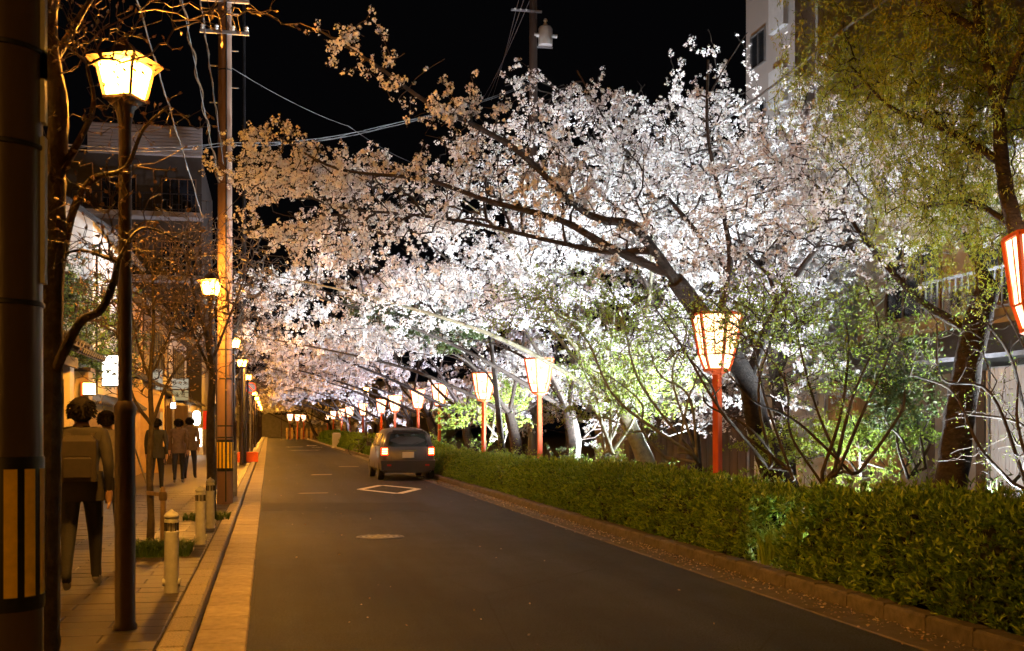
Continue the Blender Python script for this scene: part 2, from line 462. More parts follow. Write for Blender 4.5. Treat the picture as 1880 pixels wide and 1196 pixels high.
slabs(gr, "gutter_slab", XA1 + .004, XR0 - .006, -.1, .010, 3.0, 75, 2.0, .012, M["gutter_dark"], .002)
MB().box(XA1+.004, XR0-.006, 75, 190, -.1, .010).build("far_gutter", M["gutter_dark"], gr)
kr = MB().box(XR0 + .01, XR1 - .01, -4, 190, -.3, .08).build("kerb_right", M["joint"]); tag(kr, kind="structure")
M["kerb_dark"] = mat("kerb_weathered", (0.062, 0.052, 0.046), 0.85, 0.4, 12.0, 0.4, 90.0, island=.15)
slabs(kr, "kerb_stone", XR0, XR1, -.1, .13, 3.0, 75, .60, .010, M["kerb_dark"], .003, .02)
MB().box(XR0, XR1, 75, 190, -.1, .13).build("far_kerb", M["kerb"], kr)

pv = MB().box(FACE - 3.0, XK1, -4, 190, -.3, PZ - .014).build("pavement", M["joint"]); tag(pv, kind="structure")
nw, x_lo = 4, FACE
pw = (XK1 - .012 - x_lo) / nw
me_p = MB().cbox(.004, pw - .004, .005, .295, -.08, 0, .006).mesh("paving_strip", M["paver"])
row, y = 0, 5.4
while row < 72:
    off = -(row % 2) * pw / 2
    for k in range(nw + (row % 2)):
        x = x_lo + off + k * pw
        if x < x_lo - .01: x = x_lo - pw/2 if False else x
        if x + pw > XK1: continue
        o = link("paving_strip", me_p, pv); o.location = (x, y, PZ + rnd.uniform(-.0025, .0025))
    if row % 2:
        o = link("paving_strip", me_p, pv); o.scale = (.5, 1, 1); o.location = (XK1 - .012 - pw/2, y, PZ)
    row += 1; y += .30
M["paver_far"] = mat("paving_far", (0.055, 0.044, 0.037), 0.55, 0.25, 2.0, 0.25, 40.0)
MB().box(x_lo, XK1 - .012, y, 190, -.1, PZ).build("far_paving", M["paver_far"], pv)

bank = grid_sheet(XR1, 40, -4, 190, .06, 8, 30)
rb = random.Random(3)
bank.v = [(x, y, z + (rb.uniform(-.05, .08) if x > 6 else 0)) for x, y, z in bank.v]
tag(bank.build("planting_bed", M["soil"]), kind="structure")

# ================================================================== STREET LAMPS (left kerb)
def make_street_lamp():
    root = empty("street_lamp", (0, 0, 0))
    b = M["brown_metal"]
    MB().lathe([(.085, 0), (.085, .03), (.072, .05), (.072, 1.53), (.078, 1.55), (.078, 1.60), (.052, 1.64)], 20).build("base_sleeve", b, root, True)
    MB().lathe([(.05, 1.6), (.045, 3.62), (.055, 3.68), (.07, 3.74), (.12, 3.79)], 16).build("post", b, root, True)
    zb, zt, rb_, rt = 3.82, 4.05, .146, .203
    MB().lathe([(.10, 3.77), (.156, 3.80), (.156, 3.82)], 4, rot=0).build("base_plate", b, root)
    for k in range(4):
        a0, a1 = k * math.pi/2, (k+1) * math.pi/2
        P = lambda r, a, z: (r*math.cos(a), r*math.sin(a), z)
        i = .012
        m = MB()
        m.quad(P(rb_-i, a0+.05, zb+.01), P(rb_-i, a1-.05, zb+.01), P(rt-i, a1-.04, zt-.01), P(rt-i, a0+.04, zt-.01))
        m.build("glass_pane", M["sodium"], root)
        MB().bar(P(rb_, a0, zb), P(rt, a0, zt), .022).build("corner_bar", b, root)
        # flared bracket under each roof corner
        MB().bar(P(rt, a0, zt-.03), P(rt+.065, a0, zt+.03), .022, .022).build("eave_bracket", b, root)
    roof = MB()
    n = 16
    prof = [(.206, .0), (.28, .035), (.19, .075), (.10, .12), (.04, .17), (.0, .18)]
    roof.lathe([(r, z + zt) for r, z in prof], 4)
    roof.build("roof", b, root)
    MB().lathe([(.0, 4.22), (.022, 4.23), (.022, 4.26), (.0, 4.29)], 10).build("finial", b, root, True)
    return root
lamp = make_street_lamp()
lamp_Z = [8.23, 20.5, 34.0, 44.5, 57.0, 71.0, 85.0, 99.0, 113.0, 127.0, 141.0, 156.0, 171.0]
lamp_words = ["tall brown street lamp nearest the camera, glowing orange beside the thick trunk",
              "second street lamp along the left kerb, glowing just left of the brown utility pole",
              "third street lamp along the left kerb, first right of the brown utility pole",
              "fourth street lamp along the left kerb, slightly lower and right of the third",
              "fifth street lamp along the left kerb, part hidden by posts and trunks"]
STREET_LAMPS = []
for i, Z in enumerate(lamp_Z):
    o = lamp if i == 0 else copy_tree(lamp)
    X = -1.01
    o.location = (X, xz(Z, X), PZ); o.rotation_euler.z = R([20, 24, 20, 15, 30, 20, 25, 18, 22, 27][i % 10])
    lab = lamp_words[i] if i < 5 else "small distant lit street lamp, %s from the camera in the left row" % ORD[i]
    tag(o, lab, "street lamp", "street lamps along the left kerb")
    STREET_LAMPS.append(o)
o = copy_tree(lamp); o.location = (-1.01, -13.0, PZ); o.rotation_euler.z = R(20)  # unseen extra lamp, added as fill light for the near pole
tag(o, "added street lamp continuing the left row unseen behind the viewer, to light the near pole", "street lamp")
# one lamp on the right side, far
o = copy_tree(lamp); o.location = (5.5, xz(66, 5.5), .1); o.scale = (.8, .8, .92)
tag(o, "lone street lamp on the right among hedges and parked bicycle", "street lamp")

# ================================================================== PAPER LANTERNS (bonbori)
def make_bonbori():
    root = empty("paper_lantern", (0, 0, 0))
    v = M["vermilion"]
    z0, z1, z2 = 2.36, 2.58, 3.19
    r0, r1, r2 = .185, .265, .375
    MB().box(-.05, .05, -.05, .05, -.1, z0 - .02).build("post", v, root)
    MB().lathe([(.07, z0-.08), (r0+.02, z0-.025), (r0+.02, z0+.01)], 6).build("bottom_board", v, root)
    fr = MB()
    P = lambda r, k, z: Vector((r*math.cos(k*math.pi/3), r*math.sin(k*math.pi/3), z))
    for k in range(6):
        fr.bar(P(r0, k, z0), P(r1, k, z1), .032)
        fr.bar(P(r1, k, z1), P(r2, k, z2), .036)
        fr.bar(P(r1, k, z1), P(r1, k+1, z1), .018)
        fr.bar(P(r2, k, z2), P(r2, k+1, z2), .03, .04)
        fr.bar(P(r0, k, z0), P(r0, k+1, z0), .025)
    fr.build("frame", v, root)
    for k in range(6):
        for (ra, za, rb_, zb) in ((r0, z0, r1, z1), (r1, z1, r2, z2)):
            i = .012
            m = MB(); m.quad(P(ra-i, k, za), P(ra-i, k+1, za), P(rb_-i, k+1, zb), P(rb_-i, k, zb))
            m.build("paper_panel", M["paper"], root)
        # thin mullion down the middle of each upper panel
        a = (P(r1-.006, k, z1) + P(r1-.006, k+1, z1)) / 2; b = (P(r2-.006, k, z2) + P(r2-.006, k+1, z2)) / 2
        MB().bar(a, b, .010).build("mullion", v, root)
    return root
bon = make_bonbori()
bon_px = [1893, 1318, 992, 888, 806, 769, 725, 699, 667, 642, 627, 612, 601]
bon_words = ["large lit paper lantern cut off by the right edge of the picture",
             "vermilion paper lantern on tall post behind bare twigs, in front of the leaning cherry trunk",
             "clear unobstructed paper lantern on orange post at the middle of the picture",
             "lit paper lantern just left of the clear middle one, by a dark trunk",
             "taller looking of the two close lit lanterns, right one of the pair",
             "left one of the two close lit lanterns, fifth beyond the nearest"]
for i, px in enumerate(bon_px):
    o = bon if i == 0 else copy_tree(bon)
    X = 6.6; Z = X * FPX / CS / (px - VPX)
    o.location = (X, xz(Z, X), .06); o.rotation_euler.z = R([14, 30, 5, 38, 12, 25, 8, 20, 31, 3, 17, 22, 9][i])
    if i: o.rotation_euler.x = R(rnd.uniform(-1, 1)); o.rotation_euler.y = R(rnd.uniform(-1.2, 1.2))
    if i == 0: o.rotation_euler.y = R(4)
    lab = bon_words[i] if i < 6 else "small far lit paper lantern, %s in the row from the right edge" % ORD[i]
    tag(o, lab, "paper lantern", "paper lanterns along the hedge")

# ================================================================== FLOODLIGHTS that light the blossom, unseen and assumed from the light on it
def make_unseen_floodlight(i, loc, aim, label, power, col=(.86, .94, 1.0)):
    root = empty("floodlight", loc)
    tag(root, label, "floodlight", "unseen floodlights assumed behind the hedge")
    d = (Vector(aim) - Vector(loc)).normalized()
    q = d.to_track_quat('-Z', 'Y').to_euler()
    hd = MB().box(-.16, .16, -.11, .11, -.02, .09).build("housing", M["dark_metal"], root)
    hd.rotation_euler = q; hd.location = (0, 0, .18)
    ln = MB().box(-.14, .14, -.09, .09, -.026, -.021).build("lens", M["flood_lens"], hd)
    MB().bar((-.19, 0, 0), (-.19, 0, .2), .03, .01).bar((.19, 0, 0), (.19, 0, .2), .03, .01).bar((-.2, 0, .01), (.2, 0, .01), .05, .02).build("bracket", M["dark_metal"], root)
    ld = bpy.data.lights.new("flood_beam", 'SPOT'); ld.energy = power; ld.spot_size = R(106); ld.spot_blend = 0.6
    ld.shadow_soft_size = .12; ld.color = col
    lo = bpy.data.objects.new("flood_beam", ld); COL.objects.link(lo); lo.parent = root
    lo.rotation_euler = q; lo.location = Vector((0, 0, .18)) + d * .06
    return root
floods = [(12.4, 9.3, .45, 8.6), (17.2, 10.4, .9, 8.0), (20.0, 10.0, 1.2, 6.6), (21.5, 9.7, 1.2, 5.0), (25.2, 9.8, 1.2, 4.6), (29.0, 9.8, 1.2, 4.6),
          (34.0, 9.6, 1.0, 5), (40.5, 9.6, .9, 5), (48.0, 9.5, .85, 5), (58.0, 9.5, .85, 5), (70.0, 9.5, .8, 5), (86.0, 9.5, .8, 5), (104.0, 9.5, .9, 5), (136.0, 9.5, 1.0, 5)]
for i, (Y, X, k, tx) in enumerate(floods):
    make_unseen_floodlight(i, (X, Y, .08), (tx + 1.5, Y + .8, 5.5), "assumed low floodlight on the bank behind the hedge, %s from the right" % ORD[i], FLOOD_W * k, (.86, .94, 1.0) if Y < 38 else (.80, .80, 1.0))

def unseen_uplight(loc, aim, power, label, cone=135):
    o = make_unseen_floodlight(0, loc, aim, label, power)
    for c_ in o.children:
        if c_.type == 'LIGHT': c_.data.spot_size = R(cone)
for (px, X, k, lab) in [(1560, 7.7, 2600, "assumed small uplight among the plants left of the scarred trunk"), (1305, 8.3, 1400, "assumed small uplight in the plants by the vermilion post"),
                        (1095, 8.2, 2600, "assumed small uplight by the pale trunk right of the middle lantern"), (925, 8.2, 2400, "assumed small uplight in the plants between middle and fourth lanterns")]:
    Y = yw(px, X); unseen_uplight((X, Y, .1), (X - .7, Y - .3, 3), k, lab)  # unseen uplights, assumed from the brightly lit plants
unseen_uplight((7.6, 10.7, .1), (6.2, 9.8, 5.5), 2300, "added unseen uplight to brighten the feathery tree, behind the near hedge", 96)  # no known source here; spot added to brighten the feathery leaves
unseen_uplight((6.2, 11.35, .1), (5.2, 11.2, .45), 100, "added small lamp low in the hedge gap lighting the arching grass", 110)  # unseen lamp added to light the grass in the gap
unseen_uplight((9.9, 14.6, .1), (13.2, 17.6, 2.2), 420, "assumed small lamp on the bank turned to the corrugated sheet wall", 120)  # unseen lamp assumed from the cool light on the wall
# ================================================================== BOLLARDS
def make_bollard():
    root = empty("bollard", (0, 0, 0)); b = M["bollard"]
    MB().lathe([(.062, 0), (.062, .50), (.064, .52), (.064, .535), (.055, .54)], 20).build("post", b, root, True)
    MB().lathe([(.045, .54), (.045, .615)], 16).build("light_band", M["grey_metal"], root, True)
    for k in range(8):
        a = k*math.pi/4
        MB().bar((.055*math.cos(a), .055*math.sin(a), .54), (.055*math.cos(a), .055*math.sin(a), .615), .012, .012).build("band_rib", M["dark_metal"], root)
    MB().lathe([(.062, .615), (.062, .64), (.052, .645), (.064, .66), (.066, .675), (.05, .70), (.02, .715), (.008, .73), (0, .732)], 20).build("cap", b, root, True)
    MB().tube([(-.075, 0, .09), (.075, 0, .09)], .035, 10).build("chain_lug", b, root, True)
    return root
bol = make_bollard()
for i, (px, py, s, lab) in enumerate([(315, 1088, 1.0, "nearest pale grey bollard with onion cap, in front of the grass tuft"),
                                     (368, 1000, 1.0, "middle pale grey bollard with onion cap on the kerb side"),
                                     (386, 970, 1.0, "farthest of the three grey bollards, beside a dark trunk")]):
    Z = FPX * (CAMH - PZ) / (py - HOR); c = at(px, py, Z)
    o = bol if i == 0 else copy_tree(bol)
    o.location = (c.x, c.y, PZ); o.scale = (s,) * 3; o.rotation_euler.z = R(8 * i)
    tag(o, lab, "bollard", "grey bollards on the left pavement")

# ================================================================== UTILITY POLES
def utility_pole(name, loc, r0, r1, h, mt, label, band=None, extra=None):
    root = empty(name, loc); tag(root, label, "utility pole")
    n = 12
    prof = [(r0 + (r1-r0)*i/n, h*i/n) for i in range(n+1)]
    MB().lathe(prof, 28).build("shaft", mt, root, True)
    if band:
        zb, zt = band
        rr = lambda z: r0 + (r1-r0)*z/h
        MB().lathe([(rr(zb)+.004, zb), (rr(zb)+.006, zb+.01), (rr(zt)+.006, zt-.01), (rr(zt)+.004, zt)], 32).build("warning_band", M["band_black"], root, True)
        nst = 13
        for k in range(nst):
            a0 = 2*math.pi*(k/nst) + R(-75); a1 = a0 + R(17.5)
            m = MB(); seg = 4
            for j in range(seg):
                b0, b1 = a0 + (a1-a0)*j/seg, a0 + (a1-a0)*(j+1)/seg
                q = lambda a, z: ((rr(z)+.009)*math.cos(a), (rr(z)+.009)*math.sin(a), z)
                m.quad(q(b0, zb+.06), q(b1, zb+.06), q(b1, zt-.05), q(b0, zt-.05))
            m.build("yellow_stripe", M["band_yellow"], root)
    return root
pz = 4.75; X0 = (2 - VPX) * pz / FPX * CS
up1 = utility_pole("utility_pole", (X0, xz(pz, X0), PZ), .165, .15, 9, M["pole_dark"], "thick dark pole at the left edge with yellow and black warning band", (.70, 1.33))
for z in (.98, 1.95, 2.6, 3.0, 3.35):
    MB().lathe([(.166, z), (.170, z+.004), (.170, z+.018), (.166, z+.022)], 28).build("strap", M["dark_metal"], up1, True)
a_ = R(-12)
for (za, zb_, w) in ((2.9, 3.02, .03), (2.05, 2.66, .03), (2.72, 3.6, .03)):
    MB().box(.158, .176, -.03, .03, za, zb_).build("cable_guard", M["bollard"], up1)
pz = 21.7; X2 = (413 - VPX) * pz / FPX * CS
M["pole_red"] = mat("pole_red_brown", (0.20, 0.125, 0.09), 0.6, 0.15, 5.0, 0.1, 60.0, stretch=(1, 1, .25))
up2 = utility_pole("utility_pole", (X2, xz(pz, X2), PZ), .15, .115, 12, M["pole_red"], "tall red-brown utility pole standing between the second and third street lamps", (.62, 1.22))
for z in (1.24, 1.46, 2.35, 2.9, 6.8, 8.2, 9.6):
    MB().lathe([(.146-.0028*z, z), (.152-.0028*z, z+.006), (.152-.0028*z, z+.03), (.146-.0028*z, z+.036)], 24).build("strap", M["dark_metal"], up2, True)
MB().tube([(.02, -.155, .05), (.02, -.155, 2.4), (.03, -.14, 6), (.03, -.125, 11)], .014, 8).build("conduit", M["dark_metal"], up2, True)
for z in (7.6, 8.3, 9.0, 9.7):
    MB().bar((-.11, 0, z), (-.28, 0, z), .02).build("step_bolt", M["grey_metal"], up2)
    MB().bar((.11, 0, z+.3), (.25, 0, z+.3), .02).build("step_bolt", M["grey_metal"], up2)
for z in (8.9, 9.5):
    MB().bar((-.45, -.13, z), (.45, -.13, z), .06).build("cross_arm", M["grey_metal"], up2)
    for x in (-.4, -.15, .15, .4):
        MB().lathe([(.03, z+.03), (.045, z+.06), (.03, z+.08), (.045, z+.11), (.02, z+.14)], 10, (x, -.13, 0)).build("insulator", M["porcelain"], up2, True)
pz = 44.0; X3 = (979 - VPX) * pz / FPX * CS
up3 = utility_pole("utility_pole", (X3, xz(pz, X3), 0), .21, .14, 19.8, M["pole_concrete"], "utility pole with grey transformer rising above the blossom into the night sky")
tz = 16.6
tr = MB().lathe([(.0, tz-.36), (.27, tz-.36), (.28, tz-.3), (.28, tz+.26), (.22, tz+.36), (.0, tz+.42)], 20, (.46, -.08, 0)).build("transformer", M["porcelain"], up3, True)
MB().lathe([(.06, tz+.38), (.09, tz+.46), (.05, tz+.52), (.09, tz+.60), (.04, tz+.68)], 10, (.46, -.08, 0)).build("bushing", M["porcelain"], tr, True)
for s in (-.24, .24):
    MB().tube([(.46+s, -.1, tz+.02), (.46+s*1.9, -.1, tz+.02)], .075, 8).build("bushing", M["porcelain"], tr, True)
MB().bar((.0, -.06, tz-.42), (.75, -.06, tz-.42), .06).build("bracket", M["grey_metal"], up3); MB().bar((0, -.06, tz+.1), (.2, -.06, tz+.1), .05).build("bracket", M["grey_metal"], up3)
for z in (17.5, 18.5):
    MB().bar((-.9, -.15, z), (.3, -.15, z), .07).build("cross_arm", M["grey_metal"], up3)
    for x in (-.72, -.5, -.28):
        MB().tube([(x, -.15, z), (x-.06, -.15, z+.05)], .05, 8).build("insulator", M["porcelain"], up3, True)
pz = 46.; X4 = (448 - VPX) * pz / FPX * CS
up4 = utility_pole("utility_pole", (X4, xz(pz, X4), PZ), .085, .055, 22, M["dark_metal"], "thin dark metal pole behind the red-brown utility pole")
for z in (6.9, 9.1):
    MB().bar((-.1, 0, z), (.55, -.05, z), .05).build("cross_arm", M["grey_metal"], up4)

def cable(name, pts, r, sag, label, n=24, mt="cable", twist=0):
    P = [Vector(p) for p in pts]; out = []
    for i in range(len(P)-1):
        for k in range(n):
            t = k/n; p = P[i].lerp(P[i+1], t); p.z -= sag * 4*t*(1-t); out.append(p)
    out.append(P[-1])
    root = empty(name, (0, 0, 0)); tag(root, label, "cable")
    m = MB(); m.tube(out, r, 6); m.build("strand", M[mt], root, True)
    if twist:
        m = MB()
        tw = []
        for i, p in enumerate(out):
            a = i * 1.1; tw.append(p + Vector((0, math.cos(a)*r*3.2, math.sin(a)*r*3.2 - r*3)))
        m.tube(tw, r*.7, 5).build("strand", M[mt], root, True)
        m = MB().tube([p + Vector((0, 0, -r*7)) for p in out], r*.9, 6).build("strand", M[mt], root, True)
    return root
cable("overhead_cable", [at(-40, 248, 13), at(413, 262, 21.6), at(700, 232, 26), at(978, 150, 43.8)], .008, .12, "twisted bundle of cables strung across the street from left to right", 20, twist=1)
cable("overhead_cable", [at(1120, 330, 24), at(1300, 240, 18), at(1560, 45, 12), at(1720, -90, 10)], .017, .05, "thick black cable slanting up across the blossom at upper right")
for k in range(3):
    cable("overhead_cable", [at(975 - 8*k, -5 - 12*k, 43.8), at(884 + 9*k, 185, 95)], .011, .3, "%s of three thin wires running down left from the transformer pole" % ["left", "middle", "right"][k])
cable("overhead_cable", [at(425, 125, 21.7), at(640, 232, 33), at(760, 300, 45)], .005, .1, "single thin wire slanting down right from the red-brown pole")
cable("guy_wire", [at(500, -60, 21.7) + Vector((-1.2, 0, 0)), at(400, 330, 21.4)], .009, .05, "thin rope hanging from above beside the red-brown pole") if False else None
# ================================================================== TREES
def catmull(P, per=6):
    P = [Vector(p) for p in P]
    if len(P) < 3: 
        return [P[0].lerp(P[-1], i/per) for i in range(per+1)]
    Q = [P[0]*2 - P[1]] + P + [P[-1]*2 - P[-2]]
    out = []
    for i in range(1, len(Q)-2):
        a, b, c, d = Q[i-1], Q[i], Q[i+1], Q[i+2]
        for k in range(per):
            t = k/per
            out.append(0.5*((2*b) + (c-a)*t + (2*a-5*b+4*c-d)*t*t + (3*b-a-3*c+d)*t**3))
    out.append(P[-1])
    return out

class Tree:
    def __init__(s, seed):
        s.rng = np.random.default_rng(seed); s.pr = random.Random(seed)
        s.pos, s.par, s.plen, s.rad, s.limbs = [], [], [], [], []
    def limb(s, pts, r0, r1, per=6):
        """a main limb; it starts from the nearest existing node"""
        path = catmull(pts, per)
        rr = [r0 + (r1-r0)*(i/(len(path)-1))**0.8 for i in range(len(path))]
        par = -1
        if s.pos:
            A = np.array(s.pos); par = int(np.argmin(((A - np.array(path[0]))**2).sum(1)))
            path[0] = Vector(s.pos[par])
        for i, p in enumerate(path):
            if i == 0 and par >= 0: continue
            s.pos.append(np.array(p)); s.par.append(par)
            s.plen.append(0 if par < 0 else s.plen[par] + np.linalg.norm(s.pos[-1]-s.pos[par])*.6)
            s.rad.append(rr[i]); par = len(s.pos)-1
        s.limbs.append((path, rr))
        return s
    def grow(s, pts, alpha=0.35, jit=.12, droop=0.0, maxlen=None):
        s.n0 = len(s.pos)
        pts = np.asarray(pts, float)
        A = np.array(s.pos)
        d = np.sqrt(((pts[:,None,:]-A[None,:,:])**2).sum(2)).min(1)
        pts = pts[np.argsort(d)]
        cap = len(s.pos) + 2*len(pts)
        pos = np.zeros((cap, 3)); pos[:len(A)] = A
        pl = np.zeros(cap); pl[:len(A)] = s.plen
        par = np.full(cap, -1, int); par[:len(A)] = s.par
        n = len(A)
        for p in pts:
            dd = np.sqrt(((pos[:n]-p)**2).sum(1))
            if maxlen and dd.min() > maxlen: continue
            j = int(np.argmin(dd + alpha*pl[:n]))
            L = dd[j]
            mid = (pos[j]+p)/2 + s.rng.normal(0, jit*L, 3); mid[2] += L*(.06 - droop)
            pos[n], par[n], pl[n] = mid, j, pl[j]+L*.5
            pos[n+1], par[n+1], pl[n+1] = p, n, pl[j]+L
            n += 2
        s.P, s.parent = pos[:n], par[:n]
        base = np.zeros(n); base[:s.n0] = s.rad
        return s
    def radii(s, tip=.004, ex=2.3, rmax=.05):
        n = len(s.P); acc = np.zeros(n)
        for i in range(n-1, s.n0-1, -1):
            if acc[i] == 0: acc[i] = tip**ex
            acc[s.parent[i]] += acc[i]
        r = np.minimum(acc**(1/ex), rmax); r[:s.n0] = np.array(s.rad)
        s.R = r
        return s
    def edges(s):
        ch = np.arange(s.n0, len(s.P)); return ch, s.parent[ch]
    def twigs_mesh(s, name, m, nside=4):
        ch, pa = s.edges()
        a, b = s.P[pa], s.P[ch]; ra = np.minimum(s.R[pa], s.R[ch]*1.6); rb = s.R[ch]
        d = b-a; L = np.linalg.norm(d, axis=1, keepdims=True); d = d/np.maximum(L, 1e-6)
        ref = np.where(np.abs(d[:, :1]) < .9, np.array([[1., 0, 0]]), np.array([[0, 1., 0]]))
        sx = np.cross(d, ref); sx /= np.linalg.norm(sx, axis=1, keepdims=True); sy = np.cross(d, sx)
        V = []
        for (c, r) in ((a, ra), (b, rb)):
            for k in range(nside):
                t = 2*math.pi*k/nside
                V.append(c + r[:, None]*(sx*math.cos(t) + sy*math.sin(t)))
        V = np.stack(V, 1)                       # E, 2*nside, 3
        E = len(ch); base = np.arange(E)[:, None]*2*nside
        F = np.stack([np.stack([base[:,0]+k, base[:,0]+(k+1)%nside, base[:,0]+nside+(k+1)%nside, base[:,0]+nside+k], 1) for k in range(nside)], 1)
        return np_mesh_idx(name, V.reshape(-1, 3), F.reshape(-1, 4), m)
    def along(s, spacing, rmax=.012, jit=.05):
        ch, pa = s.edges()
        k = s.R[ch] < rmax; ch, pa = ch[k], pa[k]
        a, b = s.P[pa], s.P[ch]; L = np.linalg.norm(b-a, axis=1)
        cnt = np.maximum(1, s.rng.poisson(L/spacing))
        idx = np.repeat(np.arange(len(ch)), cnt); t = s.rng.random(len(idx))[:, None]
        return a[idx]*(1-t) + b[idx]*t + s.rng.normal(0, jit, (len(idx), 3))
    def tips(s):
        has = np.zeros(len(s.P), bool); has[s.parent[s.parent >= 0]] = True
        k = np.where(~has)[0]; k = k[k >= s.n0]
        d = s.P[k]-s.P[s.parent[k]]; d /= np.maximum(np.linalg.norm(d, axis=1, keepdims=True), 1e-6)
        return s.P[k], d
    def trunk_mesh(s, name, m, nside=12, wob=.07):
        mb = MB()
        for i, (path, rr) in enumerate(s.limbs):
            mb.tube(path, rr, nside if i == 0 else 9, True, wob, s.pr)
        return mb.mesh(name, m, True)

def unit(v): return v/np.maximum(np.linalg.norm(v, axis=-1, keepdims=True), 1e-9)

def petals(rng, centers, K, Rr, size):
    """K petal-sized quads around each cluster centre"""
    n = len(centers); c = np.repeat(centers, K, 0)
    off = unit(rng.normal(size=(n*K, 3)))
    c = c + off * (Rr*rng.random((n*K, 1))**.4) * np.repeat(rng.uniform(.55, 1.3, (n, 1)), K, 0)
    nr = unit(off + rng.normal(0, .45, (n*K, 3)))
    u = unit(np.cross(nr, rng.normal(size=(n*K, 3)))); v = np.cross(nr, u)
    s = size*rng.uniform(.7, 1.25, (n*K, 1))
    cup = nr*s*.22
    q = np.stack([c-u*s*.5-v*s*.36+cup, c+u*s*.42-v*s*.5-cup*.4, c+u*s*.5+v*s*.36+cup, c-u*s*.42+v*s*.5-cup*.4], 1)
    return q.reshape(-1, 3)

def leaves(rng, centers, dirs, K, length, width, spread=.8, jit=.02):
    """K pointed leaves at each centre; each is a quad base-side-tip-side"""
    n = len(centers); c = np.repeat(centers, K, 0) + rng.normal(0, jit, (n*K, 3))
    d = unit(np.repeat(dirs, K, 0) + rng.normal(0, spread, (n*K, 3)))
    sd = unit(np.cross(d, rng.normal(size=(n*K, 3)))); nr = np.cross(sd, d)
    L = length*rng.uniform(.65, 1.2, (n*K, 1)); W = width*rng.uniform(.8, 1.2, (n*K, 1))
    q = np.stack([c, c+d*L*.5+sd*W*.5+nr*L*.05, c+d*L-nr*L*.08, c+d*L*.5-sd*W*.5+nr*L*.05], 1)
    return q.reshape(-1, 3)

def clumpy(rng, ells, total, nclump, sig):
    """attractor points: clumps scattered in ellipsoids (centre, radii, weight)"""
    w = np.array([e[2] for e in ells], float); w /= w.sum()
    out = []
    for (c, r, _), ww in zip(ells, w):
        nc = max(3, int(nclump*ww)); k = max(2, int(total*ww/nc))
        u = unit(rng.normal(size=(nc, 3)))*rng.random((nc, 1))**(1/2.4)
        cc = np.array(c)+u*np.array(r)
        p = np.repeat(cc, k, 0)+rng.normal(0, sig, (nc*k, 3))*np.array([1.25, 1.25, .45])
        out.append(p)
    return np.concatenate(out)

TRI = [0]
def vnoise(p, s, seed):
    r_ = np.random.default_rng(seed); out = np.zeros(len(p))
    for k in range(5):
        d = unit(r_.normal(size=3)); out += np.sin(p @ d * s * (1 + .6*k) + r_.uniform(0, 6.28))/(1+.5*k)
    return out/2.6
def cherry(name, label, seed, trunk, limbs, pts, spacing, K, Rr, size, tip=.0045, alpha=.35, bark="bark", nside=4, gap=-.24, gapscale=2.6, group="cherry trees in blossom along the bank"):
    t = Tree(seed)
    t.limb(*trunk)
    for l in limbs: t.limb(*l)
    t.grow(pts(t.rng), alpha, .12).radii(tip)
    root = empty(name, (0, 0, 0)); tag(root, label, "cherry tree", group)
    link("trunk", t.trunk_mesh("trunk", M[bark]), root)
    link("branches", t.twigs_mesh("branches", M["bark"], nside), root)["kind"] = "stuff"
    cen = t.along(spacing, .011, .045)
    cen = cen[vnoise(cen, gapscale, seed) + .35*vnoise(cen, gapscale*2.7, seed+5) > gap + t.rng.normal(0, .12, len(cen))]
    q = petals(t.rng, cen, K, Rr, size)
    o = link("blossom", np_mesh("blossom", q, 4, M["petal"]), root); o["kind"] = "stuff"
    k = t.rng.random(len(cen)) < .55
    q2 = petals(t.rng, cen[k], 2, Rr*.7, size*.55)
    o = link("bud_stalks", np_mesh("bud_stalks", q2, 4, M["calyx"]), root); o["kind"] = "stuff"
    TRI[0] += (len(q)+len(q2))//2
    return t

def E(px, py, Z, rx, ry, rz, w):
    """ellipsoid given where it appears: centre pixel and depth, pixel radii, metre depth radius"""
    return (tuple(at(px, py, Z)), (rx*Z/FPX, rz, ry*Z/FPX), w)

# --- tree 1: leaning trunk behind the second lantern, long limb out over the road
def pts1(rng):
    big = clumpy(rng, [E(1040, 330, 18.2, 260, 105, 2.0, 3.0), E(1290, 320, 18.6, 210, 150, 2.0, 3.4), E(790, 360, 17.6, 250, 80, 2.2, 2.2),
                       E(590, 330, 16.4, 150, 60, 1.6, .9), E(1150, 210, 19, 250, 50, 1.8, 1.2), E(480, 310, 15.4, 60, 70, .8, .5), E(590, 440, 17.5, 130, 60, 1.5, 1.0)], 2900, 300, .24)
    limb = catmull([at(1060,380,15.6), at(960,285,14.6), at(880,235,14.0), at(790,190,13.4), at(700,130,12.9), at(600,65,12.5)], 8)
    lp = np.array([list(p) for p in limb]); k = rng.integers(0, len(lp), 130)
    fr = (k/len(lp))[:, None]
    near = lp[k] + rng.normal(0, 1, (130, 3))*np.array([.46, .45, .34])*(1.05-.62*fr)
    lo = catmull([at(1180,440,16.4), at(1110,405,15.9), at(1060,380,15.6), at(960,290,14.6)], 8)
    lo = np.array([list(p) for p in lo]); k2 = rng.integers(0, len(lo), 90)
    return np.concatenate([big, near, lo[k2] + rng.normal(0, 1, (90, 3))*np.array([.5, .5, .32])])
